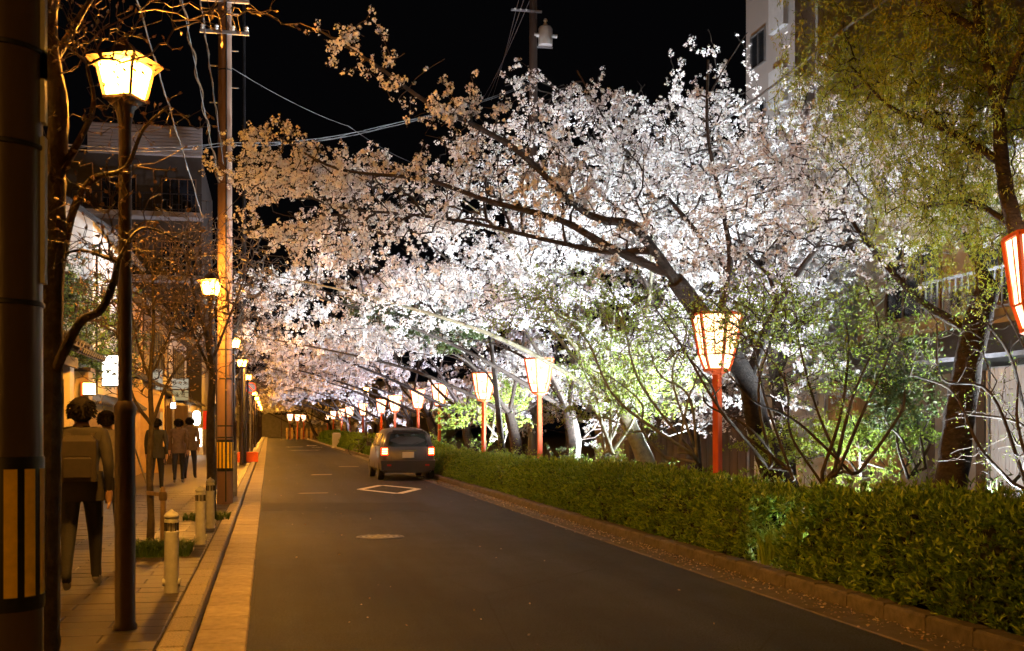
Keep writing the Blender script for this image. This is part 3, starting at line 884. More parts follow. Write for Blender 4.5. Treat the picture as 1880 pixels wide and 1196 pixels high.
cherry("cherry_tree", "big cherry tree leaning over the road behind the vermilion lantern", 11,
       ([at(1440,900,19.2), at(1415,850,19.0), at(1392,780,18.8), at(1372,700,18.4), at(1310,610,17.6), at(1240,515,16.9)], .26, .13),
       [([at(1240,515,16.9), at(1185,440,16.4), at(1150,410,16.1), at(1110,405,15.9), at(1060,380,15.6), at(960,285,14.6), at(880,235,14.0), at(780,185,13.4), at(690,120,12.9), at(590,58,12.4)], .085, .012),
        ([at(1220,500,16.9), at(1120,455,16.6), at(1030,405,16.4), at(900,370,16.2), at(780,330,15.8), at(620,310,15.2), at(500,245,14.8)], .075, .010),
        ([at(1310,610,17.6), at(1340,500,17.4), at(1330,400,17.4), at(1300,250,17.4), at(1300,110,17.4)], .065, .018),
        ([at(1300,180,17.4), at(1330,125,17.3), at(1372,60,17.2)], .018, .006),
        ([at(1372,700,18.4), at(1420,580,17.8), at(1490,470,17.2), at(1560,390,16.8), at(1650,290,16.4)], .10, .02),
        ([at(1185,460,16.6), at(1110,462,17.0), at(1000,440,17.2), at(880,412,17.2), at(760,395,17.0), at(620,380,16.4), at(500,330,15.8)], .05, .01),
        ([at(1340,500,17.4), at(1240,380,18.0), at(1130,250,18.4), at(1060,130,18.6)], .05, .010)],
       pts1, .040, 8, .040, .026)
# --- tree 2: right-hand thick trunk with pale scars
def pts2(rng):
    return clumpy(rng, [E(1500, 300, 15.4, 170, 130, 2.0, 2.0), E(1640, 380, 14.6, 190, 150, 1.8, 1.6), E(1420, 420, 16, 130, 110, 1.8, 1.2), E(1690, 240, 15, 150, 90, 1.5, .8)], 1250, 120, .24)
cherry("cherry_tree", "cherry tree with thick scarred trunk at right, left of the corrugated sheet", 12,
       ([at(1742,905,13.7), at(1750,860,13.7), at(1765,740,13.7), at(1790,610,13.7), at(1815,520,13.8)], .21, .145),
       [([at(1790,610,13.7), at(1700,560,14.2), at(1620,480,14.8), at(1540,380,15.2), at(1450,300,15.6)], .07, .012),
        ([at(1815,520,13.8), at(1760,420,14.2), at(1690,330,14.6), at(1620,220,15.0)], .075, .012)],
       pts2, .042, 8, .040, .026)
# --- tree 3..: generic trees receding along the bank
def lean_tree(seed, Y, X, label, n, spacing, K, Rr, size, reach, hgt, s=1.0, low=0.0):
    r_ = random.Random(seed)
    b = Vector((X, Y, 0)); f = b + Vector((-.5*s + r_.uniform(-.3, .3), r_.uniform(-.4, .4), 2.0*s))
    tips = [Vector((X - reach, Y + r_.uniform(-1.5, 0.6), 4.6 + r_.uniform(-.2, .5))), Vector((X - reach*.55, Y + r_.uniform(-1, 1.5), hgt - .6)),
            Vector((X + .6, Y + r_.uniform(-1, 1), hgt)), Vector((X - reach*.35, Y - 2.2, 3.9)), Vector((X - reach*.3, Y + 2.4, 4.1))]
    limbs = [([f, f.lerp(t, .35) + Vector((r_.uniform(-.3,.3), r_.uniform(-.3,.3), .45)), f.lerp(t, .7) + Vector((r_.uniform(-.3,.3), r_.uniform(-.3,.3), .35)), t], .075*s, .008) for t in tips]
    def pts(rng):
        return clumpy(rng, [((X - reach*.62, Y, 4.8), (reach*.48, 3.0, 1.2), 2.0), ((X - reach*.15, Y, hgt - 1.2), (3.0, 3.0, 1.6), 2.0),
                            ((X + 1.6, Y, 3.2), (2.2, 3.4, 1.9), 2.4), ((X - reach*.5, Y, 4.35), (3.2, 2.8, .6), 1.7)], int(n*1.25), int(n/11), .28)
    cherry("cherry_tree", label, seed, ([b - Vector((0,0,.1)), b + Vector((-.05, .03, .5)), b.lerp(f, .6) + Vector((r_.uniform(-.1,.1), 0, 0)), f], .25*s, .16*s), limbs, pts, spacing, K, Rr, size,
           tip=.005, nside=3, bark="bark_pale" if seed == 21 else "bark")
lean_tree(21, 24.3, 8.4, "cherry tree with pale stems right of the clear middle lantern", 1500, .044, 6, .046, .032, 8.6, 7.2, low=.3)
lean_tree(22, 29.6, 8.0, "cherry tree behind the clear middle lantern, crown over the road", 1450, .050, 6, .052, .038, 8.8, 7.6, low=.4)
lean_tree(23, 36.0, 7.9, "cherry tree with green lit leaning trunk above the fourth lantern", 1400, .056, 5, .06, .046, 9.0, 7.8, low=.5)
lean_tree(24, 43.5, 7.8, "cherry tree behind the pair of close lanterns", 1250, .062, 5, .065, .056, 9.0, 8.0, low=.5)
lean_tree(25, 52.0, 7.8, "cherry tree above the sixth and seventh lanterns", 1300, .065, 4, .075, .068, 9.0, 8.2, low=.5)
lean_tree(26, 62.0, 7.8, "cherry tree above the lone street lamp on the right", 1200, .07, 4, .085, .085, 9.0, 8.4, low=.5)
lean_tree(27, 74.0, 7.8, "far cherry tree over the hedge end, bluish white", 1000, .08, 4, .10, .105, 9.0, 8.6, low=.5)
lean_tree(28, 88.0, 7.8, "farther cherry tree beyond the white bollard", 900, .09, 4, .12, .13, 9.2, 8.8, low=.5)
lean_tree(29, 106., 7.5, "last but one cherry tree before the far bamboo fence", 700, .10, 3, .15, .18, 9.0, 9.0, low=.5)
lean_tree(30, 128., 7.0, "farthest cherry tree closing the end of the street", 700, .11, 3, .2, .24, 9.0, 9.5, low=.5)
lean_tree(31, 148., 6.0, "tiny cherry tree right of the far picket fence", 500, .13, 3, .2, .28, 8.0, 9.5, low=.5)
lean_tree(32, 168., 4.0, "tiniest cherry tree behind the far picket fence", 600, .13, 3, .22, .32, 9.0, 10.5, low=.5)
# trees across the water, behind the first row
def back_tree(seed, Y, X, label, n, hgt, rx, sp=.046, K=6, Rr=.046, size=.034):
    b = Vector((X, Y, 0)); f = Vector((X-.3, Y, 2.6)); r_ = random.Random(seed)
    tips = [Vector((X + r_.uniform(-rx, rx), Y + r_.uniform(-2, 2), hgt - r_.uniform(0, 1.5))) for _ in range(6)]
    limbs = [([f, f.lerp(t, .5) + Vector((r_.uniform(-.4,.4), 0, .5)), t], .09, .012) for t in tips]
    def pts(rng):
        base = clumpy(rng, [((X, Y, hgt - 1.8), (rx, 2.6, 1.8), 2), ((X-.5, Y-.5, hgt-3.6), (rx*.9, 2.4, 1.4), 1.2), ((X-.6, Y, 3.0), (rx*.8, 2.8, 1.8), 1.6)], int(n*1.25), int(n/8), .28)
        sp_ = []
        for _ in range(16):
            x, y, z, ln = X + rng.uniform(-rx, rx)*.9, Y + rng.uniform(-1.6, 1), hgt - rng.uniform(.2, 1.0), rng.uniform(.6, 1.7)
            lx = rng.uniform(-.5, .5)
            for t in np.linspace(0, 1, 7): sp_.append((x + lx*t*ln + rng.normal(0, .07), y + rng.normal(0, .05), z + t*ln))
        return np.concatenate([base, np.array(sp_)])
    cherry("cherry_tree", label, seed, ([b, b.lerp(f, .5) + Vector((.1, 0, 0)), f], .22, .15), limbs, pts, sp, K, Rr, size, nside=3)
back_tree(41, 23.0, 11.0, "tall cherry tree behind, topmost white crown below the tower block", 1500, 8.6, 3.4)
back_tree(42, 28.5, 11.0, "tall cherry tree behind, its crown left of the tower block", 1400, 9.6, 3.3)
back_tree(43, 35.0, 11.5, "tall cherry tree behind the transformer pole", 1200, 10.6, 3.2, .055, 6, .055, .044)

back_tree(44, 43.0, 11.5, "cherry tree across the water, low behind the pair of close lanterns", 1000, 9.5, 3.2, .065, 5, .065, .056)
back_tree(45, 52.0, 11.5, "cherry tree across the water, low behind the seventh lantern", 900, 9.5, 3.2, .07, 5, .07, .066)
# ------------------------------------------------------------------ leafy trees, shrubs
def leafy(name, label, cat, seed, limbs, pts, leafm, K, length, width, spacing, tip=.004, bark="bark", group=None, rmax=.012, down=0.0, alpha=.3, spread=.7, nside=3, maxlen=None, budm=None):
    t = Tree(seed)
    for l in limbs: t.limb(*l)
    t.grow(pts(t.rng), alpha, .13, maxlen=maxlen).radii(tip)
    root = empty(name, (0, 0, 0)); tag(root, label, cat, group)
    link("trunk", t.trunk_mesh("trunk", M[bark], 9), root)
    link("branches", t.twigs_mesh("branches", M[bark if budm is None else "twig"], nside), root)["kind"] = "stuff"
    if leafm:
        cen = t.along(spacing, rmax, .03)
        d = unit(t.rng.normal(size=(len(cen), 3)) + np.array([0, 0, .4-down]))
        q = leaves(t.rng, cen, d, K, length, width, spread)
        o = link("foliage", np_mesh("foliage", q, 4, M[leafm]), root); o["kind"] = "stuff"
        TRI[0] += len(q)//2
    if budm:
        p, d = t.tips()
        q = leaves(t.rng, p, d, 3, .035, .016, .15, .002)
        o = link("buds", np_mesh("buds", q, 4, M[budm]), root); o["kind"] = "stuff"
    return t

def strands(rng):
    tops = clumpy(rng, [E(1600, 40, 11.4, 110, 130, 1.1, 1.8), E(1760, 40, 10.6, 150, 140, 1.3, 2.8), E(1690, 200, 11.2, 150, 90, 1.0, 1.7), E(1830, 260, 10.9, 100, 130, 1.0, 1.6), E(1730, 330, 11.4, 120, 70, .8, .8)], 520, 260, .15)
    out = []
    for t in tops:
        n = rng.integers(4, 10); d = rng.normal(0, .03, 2)
        for k in range(n): out.append((t[0] + d[0]*k + rng.normal(0, .012), t[1] + d[1]*k + rng.normal(0, .012), t[2] - .13*k))
    return np.array(out)
# feathery green tree at the upper right, close to the camera
leafy("willow_tree", "feathery yellow-green tree filling the upper right corner", "tree", 51,
      [([at(2010,900,10.6), at(1985,700,10.6), at(1920,540,10.5), at(1865,420,10.4), at(1840,300,10.3), at(1832,200,10.2), at(1800,60,10.2), at(1790,-60,10.2)], .11, .04),
       ([at(1840,300,10.3), at(1740,240,10.6), at(1640,200,11.0), at(1560,120,11.2)], .045, .01),
       ([at(1832,200,10.2), at(1880,80,9.6), at(1930,-40,9.2)], .05, .02),
       ([at(1800,60,10.2), at(1700,0,10.6), at(1590,-60,11.0)], .045, .012),
       ([at(1865,420,10.4), at(1780,370,10.8), at(1700,380,11.2)], .04, .01)],
      lambda rng: strands(rng),
      "willow", 4, .046, .009, .024, .0022, "bark", down=2.2, spread=.5, alpha=.12)

# multi-stem shrubs just behind the hedge, bare dark stems with new leaves
def stems(bx, by, Z, tips, r=.03, Zt=None):
    b = at(bx, by, Z); out = []
    for i, (tx, ty, tz) in enumerate(tips):
        t = at(tx, ty, tz); m = b.lerp(t, .45) + Vector((rnd.uniform(-.3, .3), rnd.uniform(-.3, .3), rnd.uniform(-.15, .3))); m2 = b.lerp(t, .75) + Vector((rnd.uniform(-.18, .18), rnd.uniform(-.15, .15), rnd.uniform(-.1, .2)))
        out.append(([b + Vector((rnd.uniform(-.32, .32), rnd.uniform(-.32, .32), 0)), m, m2, t], r*rnd.uniform(.8, 1.15), .009))
    return out
leafy("shrub", "multi-stemmed shrub with fresh green leaves between lantern and scarred trunk", "shrub", 61,
      stems(1560, 890, 14.3, [(1400, 640, 14.0), (1460, 560, 14.2), (1540, 560, 14.6), (1650, 600, 14.4), (1340, 690, 13.6), (1590, 520, 14.2), (1700, 690, 14.5)], .024),
      lambda rng: clumpy(rng, [E(1450, 600, 14, 170, 90, .9, 2), E(1580, 620, 14.4, 150, 110, .8, 2), E(1370, 560, 13.8, 140, 70, .8, 1.2)], 1100, 150, .2),
      "green_young", 2, .046, .022, .062, .0035, "bark_street")
leafy("shrub", "pale-stemmed shrub with green new leaves left of the vermilion lantern", "shrub", 62,
      stems(1268, 850, 18.4, [(1190, 640, 18.0), (1120, 690, 18.2), (1000, 560, 17.6), (1230, 560, 18.4), (1080, 480, 17.8), (1290, 660, 18.6)], .028),
      lambda rng: clumpy(rng, [E(1040, 570, 17.6, 170, 80, 1.0, 2.4), E(1180, 610, 18.2, 120, 100, .9, 1.8), E(1130, 740, 18.6, 110, 70, .8, 1.2)], 1150, 170, .2),
      "green_young", 3, .044, .019, .062, .0035, "bark_pale")
leafy("shrub", "bare twiggy shrub tangled in front of the vermilion lantern", "shrub", 63,
      stems(1430, 880, 15.6, [(1330, 560, 15.2), (1250, 640, 15.0), (1200, 560, 14.8), (1400, 520, 15.4), (1290, 720, 15.2)], .024),
      lambda rng: clumpy(rng, [E(1300, 600, 15.0, 130, 80, .7, 2), E(1400, 560, 15.4, 110, 80, .7, 1.4), E(1230, 660, 15, 80, 60, .6, 1)], 380, 60, .2),
      "green_young", 1, .03, .012, .22, .0035, "bark_street")
leafy("shrub", "orange-lit bare twigs arching beside the lantern at the right edge", "shrub", 64,
      stems(1900, 900, 11.8, [(1720, 600, 11.2), (1790, 480, 11.0), (1680, 690, 11.6), (1840, 560, 10.9), (1870, 700, 11.4), (1760, 760, 11.8)], .02),
      lambda rng: clumpy(rng, [E(1760, 600, 11.2, 110, 90, .6, 2), E(1830, 760, 11.8, 90, 110, .5, 1.6)], 360, 50, .2),
      "green_young", 1, .03, .012, .25, .003, "bark_street")
leafy("camellia", "dark glossy broad-leaved bush beside the scarred trunk", "bush", 65,
      stems(1690, 880, 14.8, [(1660, 690, 14.8), (1630, 740, 14.6), (1690, 640, 14.9), (1710, 760, 15)], .022),
      lambda rng: clumpy(rng, [E(1665, 720, 14.8, 60, 110, .5, 2), E(1620, 740, 14.8, 60, 50, .4, 1)], 300, 45, .12),
      "green_dark", 3, .075, .035, .06, .0035, "bark_street")
leafy("evergreen_tree", "dark green drooping evergreen amid the far blossom, left of centre", "tree", 66,
      [([(6.9, 33.5, 0), (6.7, 33.4, 2), (6.4, 33, 4.0), (6.2, 32.6, 5.2)], .12, .04)] +
      [([(6.6, 33.3, 2.8+.5*k), (5.4-.3*k, 32.6, 4.0+.35*k), (4.0-.2*k, 31.6+.4*k, 4.1+.3*k)], .04, .01) for k in range(3)],
      lambda rng: clumpy(rng, [E(770, 575, 30, 80, 35, 1.2, 2), E(690, 570, 30, 50, 22, 1.0, 1), E(840, 610, 31, 60, 40, 1.0, 1.4)], 420, 60, .22),
      "green_dark", 5, .12, .035, .05, .004, "bark", down=.6)
leafy("maple_tree", "lime-green young maple leaves between the middle lantern and the pale-stemmed shrub", "tree", 67,
      stems(1110, 850, 22.5, [(1060, 620, 21.5), (1130, 560, 22), (1180, 640, 22.5), (1070, 700, 21.8), (1150, 720, 22.8)], .04),
      lambda rng: clumpy(rng, [E(1120, 690, 22, 70, 80, 1.0, 2), E(1200, 700, 22, 80, 80, 1.0, 1.6)], 620, 100, .2),
      "green_young", 3, .05, .024, .065, .004, "bark_pale")
leafy("maple_tree", "lime-green bush with young leaves around the fourth lantern post", "tree", 68,
      stems(915, 815, 41, [(850, 720, 41), (930, 700, 41), (950, 760, 42), (860, 750, 42)], .05),
      lambda rng: clumpy(rng, [E(930, 735, 41, 40, 45, 1.0, 2), E(850, 755, 42, 30, 30, 1.0, .8)], 420, 80, .3),
      "green_young", 4, .08, .04, .07, .005, "bark_pale")
leafy("shrub", "lime-green leafy shrub in front of the reed screen", "shrub", 69,
      stems(1610, 880, 15.6, [(1560, 760, 15.6), (1640, 720, 15.8), (1680, 800, 15.6), (1520, 790, 15.9)], .02),
      lambda rng: clumpy(rng, [E(1620, 800, 15.6, 90, 60, .6, 2), E(1540, 800, 16, 70, 50, .6, 1), E(1440, 810, 17, 70, 40, .6, 1)], 620, 90, .16),
      "green_young", 4, .055, .026, .045, .003, "bark_street")
# leafy low plants lit by the floodlights behind the hedge
def low_plant(seed, px, py, Z, w, h, label, leafm="green_young", n=120, L=.07, Wd=.025):
    rng = np.random.default_rng(seed)
    c = np.array(at(px, py, Z)); c[2] = .05
    root = empty("leafy_plant", tuple(c)); tag(root, label, "plant", "low plants behind the hedge")
    st = MB(); tips = []
    for k in range(16):
        a = rng.uniform(0, 6.28); r_ = w*math.sqrt(rng.random()); hh = h*rng.uniform(.55, 1.05)
        p0 = (r_*.35*math.cos(a), r_*.35*math.sin(a), 0); p1 = (r_*math.cos(a), r_*math.sin(a), hh)
        st.tube([p0, (p0[0]*.7+p1[0]*.3, p0[1]*.7+p1[1]*.3, hh*.55), p1], [.008, .006, .003], 4, False)
        for t in np.linspace(.25, 1.05, max(4, int(n/16))):
            tips.append((p0[0]+(p1[0]-p0[0])*t*t, p0[1]+(p1[1]-p0[1])*t*t, hh*t))
    st.build("stems", M["twig"], root)
    tips = np.array(tips) + rng.normal(0, .05, (len(tips), 3)); tips[:, 2] = np.maximum(tips[:, 2], .03)
    q = leaves(rng, tips, unit(rng.normal(size=tips.shape)+np.array([0, 0, .5])), 5, L, Wd, .7, .03)
    o = link("foliage", np_mesh("foliage", q, 4, M[leafm]), root); o["kind"] = "stuff"
    TRI[0] += len(q)//2
for i, (px, Z, w, h, lf, lab) in enumerate([
    (1640, 14.6, .8, 1.05, "green_young", "brightly lit leafy plant at the foot of the scarred trunk"),
    (1560, 15.6, .7, .95, "green_young", "lit leafy plant under the multi-stemmed shrub"),
    (1470, 16.6, .7, .8, "green_young", "lit leafy plant below the pale wall, right of the leaning trunk"),
    (1360, 18.0, .6, .8, "green_young", "lit leafy plant just right of the vermilion post"),
    (1270, 19.5, .7, .75, "green_young", "lit leafy plant just left of the vermilion post"),
    (1180, 22.5, .9, .9, "green_dark", "dark green plant at the foot of the pale-stemmed shrub"),
    (1100, 25.5, .9, 1.0, "green_young", "lit leafy plant by the pale trunk right of the middle lantern"),
    (1030, 29.5, .8, 1.0, "green_dark", "dark plant at the foot of the clear middle lantern"),
    (930, 33.0, 1.0, 1.2, "green_young", "lit green plant between the clear lantern and the next on its left"),
    (845, 40.0, 1.1, 1.2, "green_young", "lit green plant left of the fourth lantern post"),
    (780, 50.0, 1.2, 1.3, "green_young", "far lit green plant between the pair of close lanterns"),
    (1090, 23.0, .7, 1.2, "green_young", "tall lit green plant right of the middle lantern post"),
    (1750, 12.6, .6, .7, "green_dark", "dark plant in front of the scarred trunk"),
    (1840, 12.6, .7, .9, "green_dark", "dark plant below the corrugated sheet")]):
    low_plant(100+i, px, 850, Z, w, h, lab, lf, 150)

# ================================================================== HEDGES
def hedge(label, y0, y1, x0, x1, h, dens, K, length, width, seed, h_end=None, mt="azalea"):
    rng = np.random.default_rng(seed)
    root = empty("hedge", (0, 0, 0)); tag(root, label, "hedge", "clipped hedges along the right kerb")
    # inner core
    ny = max(4, int((y1-y0)/.35)); prof = [(x0+.12, .1), (x0+.10, h*.45), (x0+.26, h*.78), (x0+.46, h-.1), ((x0+x1)/2, h-.07), (x1-.3, h-.1), (x1-.12, h*.8), (x1-.1, .1)]
    vs, fs = [], []
    for j in range(ny+1):
        e = 1 - .35*(max(0, 1-j/1.0) + max(0, 1-(ny-j)/1.0))
        for (x, z) in prof:
            vs.append((x + rng.uniform(-.04, .04), y0+.1+(y1-y0-.2)*j/ny, z*e + rng.uniform(-.03, .03)))
    k = len(prof)
    for j in range(ny):
        for i in range(k-1): fs.append((j*k+i, j*k+i+1, (j+1)*k+i+1, (j+1)*k+i))
    fs.append(list(range(k))[::-1]); fs.append([ny*k+i for i in range(k)])
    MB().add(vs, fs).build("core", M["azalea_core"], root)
    # leaf rosettes over front, top, back shoulder and ends
    P, N = [], []
    def area(n, f, nrm):
        uv = rng.random((n, 2)); p = f(uv); P.append(p); N.append(np.tile(np.array(nrm, float), (len(p), 1)))
    L = y1-y0; W = x1-x0
    front = lambda uv: np.stack([x0 + .06*np.sin(uv[:,1]*3.0) - .06 + .9*np.clip(uv[:,1]-.45, 0, 1)**1.7, y0+uv[:,0]*L, .10+uv[:,1]*(h-.10)], 1)
    top = lambda uv: np.stack([x0+.28+uv[:,1]*(W-.33), y0+uv[:,0]*L, np.full(len(uv), h)], 1)
    area(int(L*(h)*dens), front, (-1, -.15, .35)); area(int(L*W*dens), top, (-.1, 0, 1))
    area(int(W*h*dens*1.3), lambda uv: np.stack([x0+uv[:,0]*W, np.full(len(uv), y0), .1+uv[:,1]*(h-.1)], 1), (0, -1, .35))
    area(int(W*h*dens*.7), lambda uv: np.stack([x0+uv[:,0]*W, np.full(len(uv), y1), .1+uv[:,1]*(h-.1)], 1), (0, 1, .35))
    P, N = np.concatenate(P), np.concatenate(N)
    P = P + N*(vnoise(P, 2.2, seed)*.10 + vnoise(P, 7.5, seed+1)*.06)[:, None] + rng.normal(0, .025, P.shape)
    P -= N*np.abs(rng.normal(0, .05, (len(P), 1)))
    sh = rng.random(len(P)) < .09; P[sh] += (N[sh]*.6 + np.array([0, 0, .5]))*rng.uniform(.03, .13, (sh.sum(), 1))
    P[:, 2] = np.maximum(P[:, 2], .12)
    q = leaves(rng, P, unit(N*1.0+np.array([0, 0, .35])), K, length, width, .62, .012)
    o = link("foliage", np_mesh("foliage", q, 4, M[mt]), root); o["kind"] = "stuff"
    TRI[0] += len(q)//2
hedge("leafy clipped hedge at the lower right, nearest the camera", 4.6, 10.85, 5.12, 6.35, .86, 430, 8, .075, .021, 201)
hedge("clipped hedge past the gap with the lit grass plant, in front of the vermilion lantern", 11.65, 24.0, 5.12, 6.35, .80, 380, 7, .072, .021, 202)
hedge("clipped hedge running behind the car to the middle lantern", 24.3, 40.5, 5.12, 6.4, .72, 240, 6, .08, .024, 203)
hedge("compact dark green hedge left of the car", 41.0, 62.0, 5.12, 6.6, .82, 150, 6, .10, .032, 204)
hedge("far hedge between the bicycle and the white bollard", 66.0, 84.0, 5.1, 6.8, .95, 90, 5, .14, .045, 205)
hedge("farthest hedge by the bend, left of the white bollard", 90.0, 118.0, 5.1, 6.8, 1.0, 40, 5, .2, .07, 206)

# grass plant in the hedge gap
def grass_tuft(label, c, n, h, w, seed, mt="grass", name="grass_tuft", arch=.7, bw=.012):
    rng = np.random.default_rng(seed)
    root_p = np.stack([rng.normal(0, w, n), rng.normal(0, w, n), np.zeros(n)], 1).clip(-1.7*w, 1.7*w)
    hh = h*rng.uniform(.5, 1.1, n)[:, None]; a = rng.uniform(0, 6.28, n)
    dr = np.stack([np.cos(a), np.sin(a), np.zeros(n)], 1); sd = np.stack([-np.sin(a), np.cos(a), np.zeros(n)], 1)*bw/2
    up = np.array([0, 0, 1.])
    m1 = root_p + up*hh*.6 + dr*hh*arch*.22; tp = root_p + up*hh*.85 + dr*hh*arch
    q = np.concatenate([np.stack([root_p-sd, root_p+sd, m1+sd*.8, m1-sd*.8], 1), np.stack([m1-sd*.8, m1+sd*.8, tp+sd*.1, tp-sd*.1], 1)], 0)
    root = empty(name, c); tag(root, label, "grass")
    o = link("blades", np_mesh("blades", q.reshape(-1, 3), 4, M[mt]), root); o["kind"] = "stuff"
grass_tuft("bright lit arching grass in the gap of the hedge at the right kerb", (5.32, 11.25, .08), 420, .55, .12, 301, "green_young")
grass_tuft("green grass at the foot of the thin tree behind the nearest bollard", (-1.22, 13.6, PZ), 1500, .20, .20, 302)
grass_tuft("small grass patch at the foot of the dark trunk past the bollards", (-.95, 18.7, PZ), 800, .15, .2, 303)
MB().cbox(5.04, 5.5, 10.9, 11.6, -.02, .10, .01).build("kerb_slab", M["gutter"], kr)

# ================================================================== BARE STREET TREES (left pavement)
def street_tree(label, seed, limbs, pts, tip=.0045, leaf=None):
    return leafy("street_tree", label, "tree", seed, limbs, pts, leaf, 2, .045, .02, .12, tip, "bark_street", "bare budding trees on the left pavement", budm="bud")
def base_at(px, X, Z): return Vector((X, xz(Z, X), PZ))
b1 = base_at(85, -1.36, 7.1)
street_tree("thick dark tree trunk next to the near pole, crooked bough to the right", 71,
    [([b1, at(84,1100,7.1), at(88,900,7.1), at(92,700,7.1), at(95,560,7.1), at(100,420,7.1), at(102,300,7.1), at(108,200,7.15), at(95,120,7.2), at(90,20,7.3), at(110,-120,7.4)], .092, .05),
     ([at(98,690,7.1), at(120,640,7.0), at(150,590,6.95), at(185,570,6.9), at(208,520,6.9), at(215,480,6.9)], .036, .018),
     ([at(98,560,7.1), at(130,400,7.3), at(170,330,7.4), at(230,310,7.2), at(262,240,7.0), at(310,195,6.9)], .034, .006),
     ([at(104,330,7.1), at(150,250,7.1), at(172,190,7.0), at(160,120,6.9)], .03, .010),
     ([at(95,120,7.2), at(130,60,7.4), at(190,-40,7.6)], .035, .015),
     ([at(215,480,6.9), at(150,460,7.1), at(110,470,7.3)], .014, .006), ([at(215,480,6.9), at(260,420,7.2), at(330,440,7.8)], .014, .005)],
    lambda rng: clumpy(rng, [E(200, 60, 6.9, 110, 60, .25, 1.4), E(250, 225, 6.9, 90, 35, .25, .8), E(150, 330, 6.9, 90, 60, .3, .8), E(190, 450, 6.9, 110, 50, .3, 1.4), E(420, 15, 7.4, 90, 40, .3, .6), E(120, 30, 6.9, 80, 70, .3, .8)], 620, 150, .13), .0021)
b2 = base_at(277, -1.37, 13.5)
street_tree("thin bare tree tied to a wooden stake behind the nearest bollard", 72,
    [([b2, at(277,950,13.5), at(274,860,13.5), at(278,780,13.5), at(276,700,13.5), at(282,600,13.5), at(280,500,13.6)], .052, .016),
     ([at(278,780,13.5), at(245,730,13.3), at(225,640,13.2)], .026, .008), ([at(278,780,13.5), at(310,700,13.6), at(355,640,13.8), at(400,570,14)], .024, .007),
     ([at(276,700,13.5), at(250,620,13.6), at(235,520,13.6)], .02, .006), ([at(280,690,13.5), at(320,590,13.8), at(350,480,14)], .02, .006)],
    lambda rng: clumpy(rng, [E(280, 520, 13.6, 120, 100, 1.0, 2.4), E(330, 600, 13.8, 90, 90, .8, 1.6), E(200, 560, 13.4, 70, 110, .7, 1.2), E(290, 680, 13.6, 80, 50, .6, .8)], 1700, 260, .2), .0034)
b3 = base_at(388, -.92, 18.4)
street_tree("dark trunk just left of the red-brown utility pole, bare crown", 73,
    [([b3, at(388,880,18.4), at(386,780,18.4), at(389,690,18.4), at(380,620,18.3), at(362,560,18.2), at(345,480,18.2)], .095, .022),
     ([at(390,690,18.4), at(350,600,18.2), at(320,520,18)], .03, .008), ([at(391,660,18.4), at(430,560,18.8), at(465,470,19)], .03, .008)],
    lambda rng: clumpy(rng, [E(370, 440, 18.6, 90, 50, 1.2, 1.6), E(455, 520, 19.4, 55, 90, .8, 1.8), E(330, 570, 18.2, 55, 80, 1.0, 1.4)], 1200, 200, .24), .004)
for i, (Z, lab) in enumerate([(29., "bare street tree past the utility pole, between second and third lamps"), (40., "bare street tree past the third lamp"),
                              (52., "bare street tree past the fourth lamp"), (66., "small far bare street tree"), (82., "smaller far bare street tree near the end"), (100., "farthest bare street tree of the left row")]):
    X = -1.25; Yb = xz(Z, X); r_ = random.Random(80+i); b = Vector((X, Yb, PZ))
    tp = [b + Vector((r_.uniform(-1.2, 1.3), r_.uniform(-1, 1), r_.uniform(4.2, 6))) for _ in range(4)]
    street_tree(lab, 80+i, [([b, b + Vector((.03, 0, 1.2)), b + Vector((0, .05, 2.4))], .10, .06)] + [([b + Vector((0, .05, 2.4)), (b + Vector((0, 0, 3.2))).lerp(t, .4), t], .035, .008) for t in tp],
        (lambda bb: (lambda rng: clumpy(rng, [((bb.x+.2, bb.y, 4.6), (1.7, 1.7, 1.5), 1)], 420 if Z < 60 else 220, 60, .28)))(b), .005 if Z < 60 else .009)
# vine-wrapped stays beside the red-brown pole
for i, (a, b, r_) in enumerate([((330, -20, 19.), (402, 335, 21.3), .035), ((365, -20, 20.), (410, 300, 21.3), .014), ((245, -20, 17.), (372, 400, 21.5), .012)]):
    root = empty("vine_stay", (0, 0, 0)); tag(root, ["thick vine-wrapped stay slanting down to the red-brown pole", "thinner stay right beside the vine-wrapped one", "thin stay passing just right of the nearest lamp"][i], "stay wire")
    A, B = at(*a), at(*b); rg = random.Random(90+i)
    MB().tube([A.lerp(B, t/30) for t in range(31)], .009, 5).build("wire", M["cable"], root)
    if i < 3:
        for k in range(3 if i == 0 else 1):
            ph = rg.uniform(0, 6)
            MB().tube([A.lerp(B, t/70) + Vector((math.cos(t*.5+ph)*r_, math.sin(t*.5+ph)*r_, rg.uniform(-.02, .02))) for t in range(71)], [.008+rg.random()*.006 for _ in range(71)], 4).build("vine", M["stake"], root)
# wooden stake and tie by the thin tree
sr = empty("tree_stake", (b2.x + .17, b2.y - .25, PZ)); tag(sr, "weathered wooden stake supporting the thin tree", "stake")
MB().lathe([(.03, 0), (.032, .3), (.03, .72), (.02, .76)], 10).build("stake", M["stake"], sr, True)
MB().bar((.03, .0, .66), (-.19, .22, .68), .045, .045).build("cross_piece", M["stake"], sr)
MB().lathe([(.04, .60), (.046, .62), (.046, .67), (.04, .70)], 10).build("rope_tie", M["twig"], sr, True)

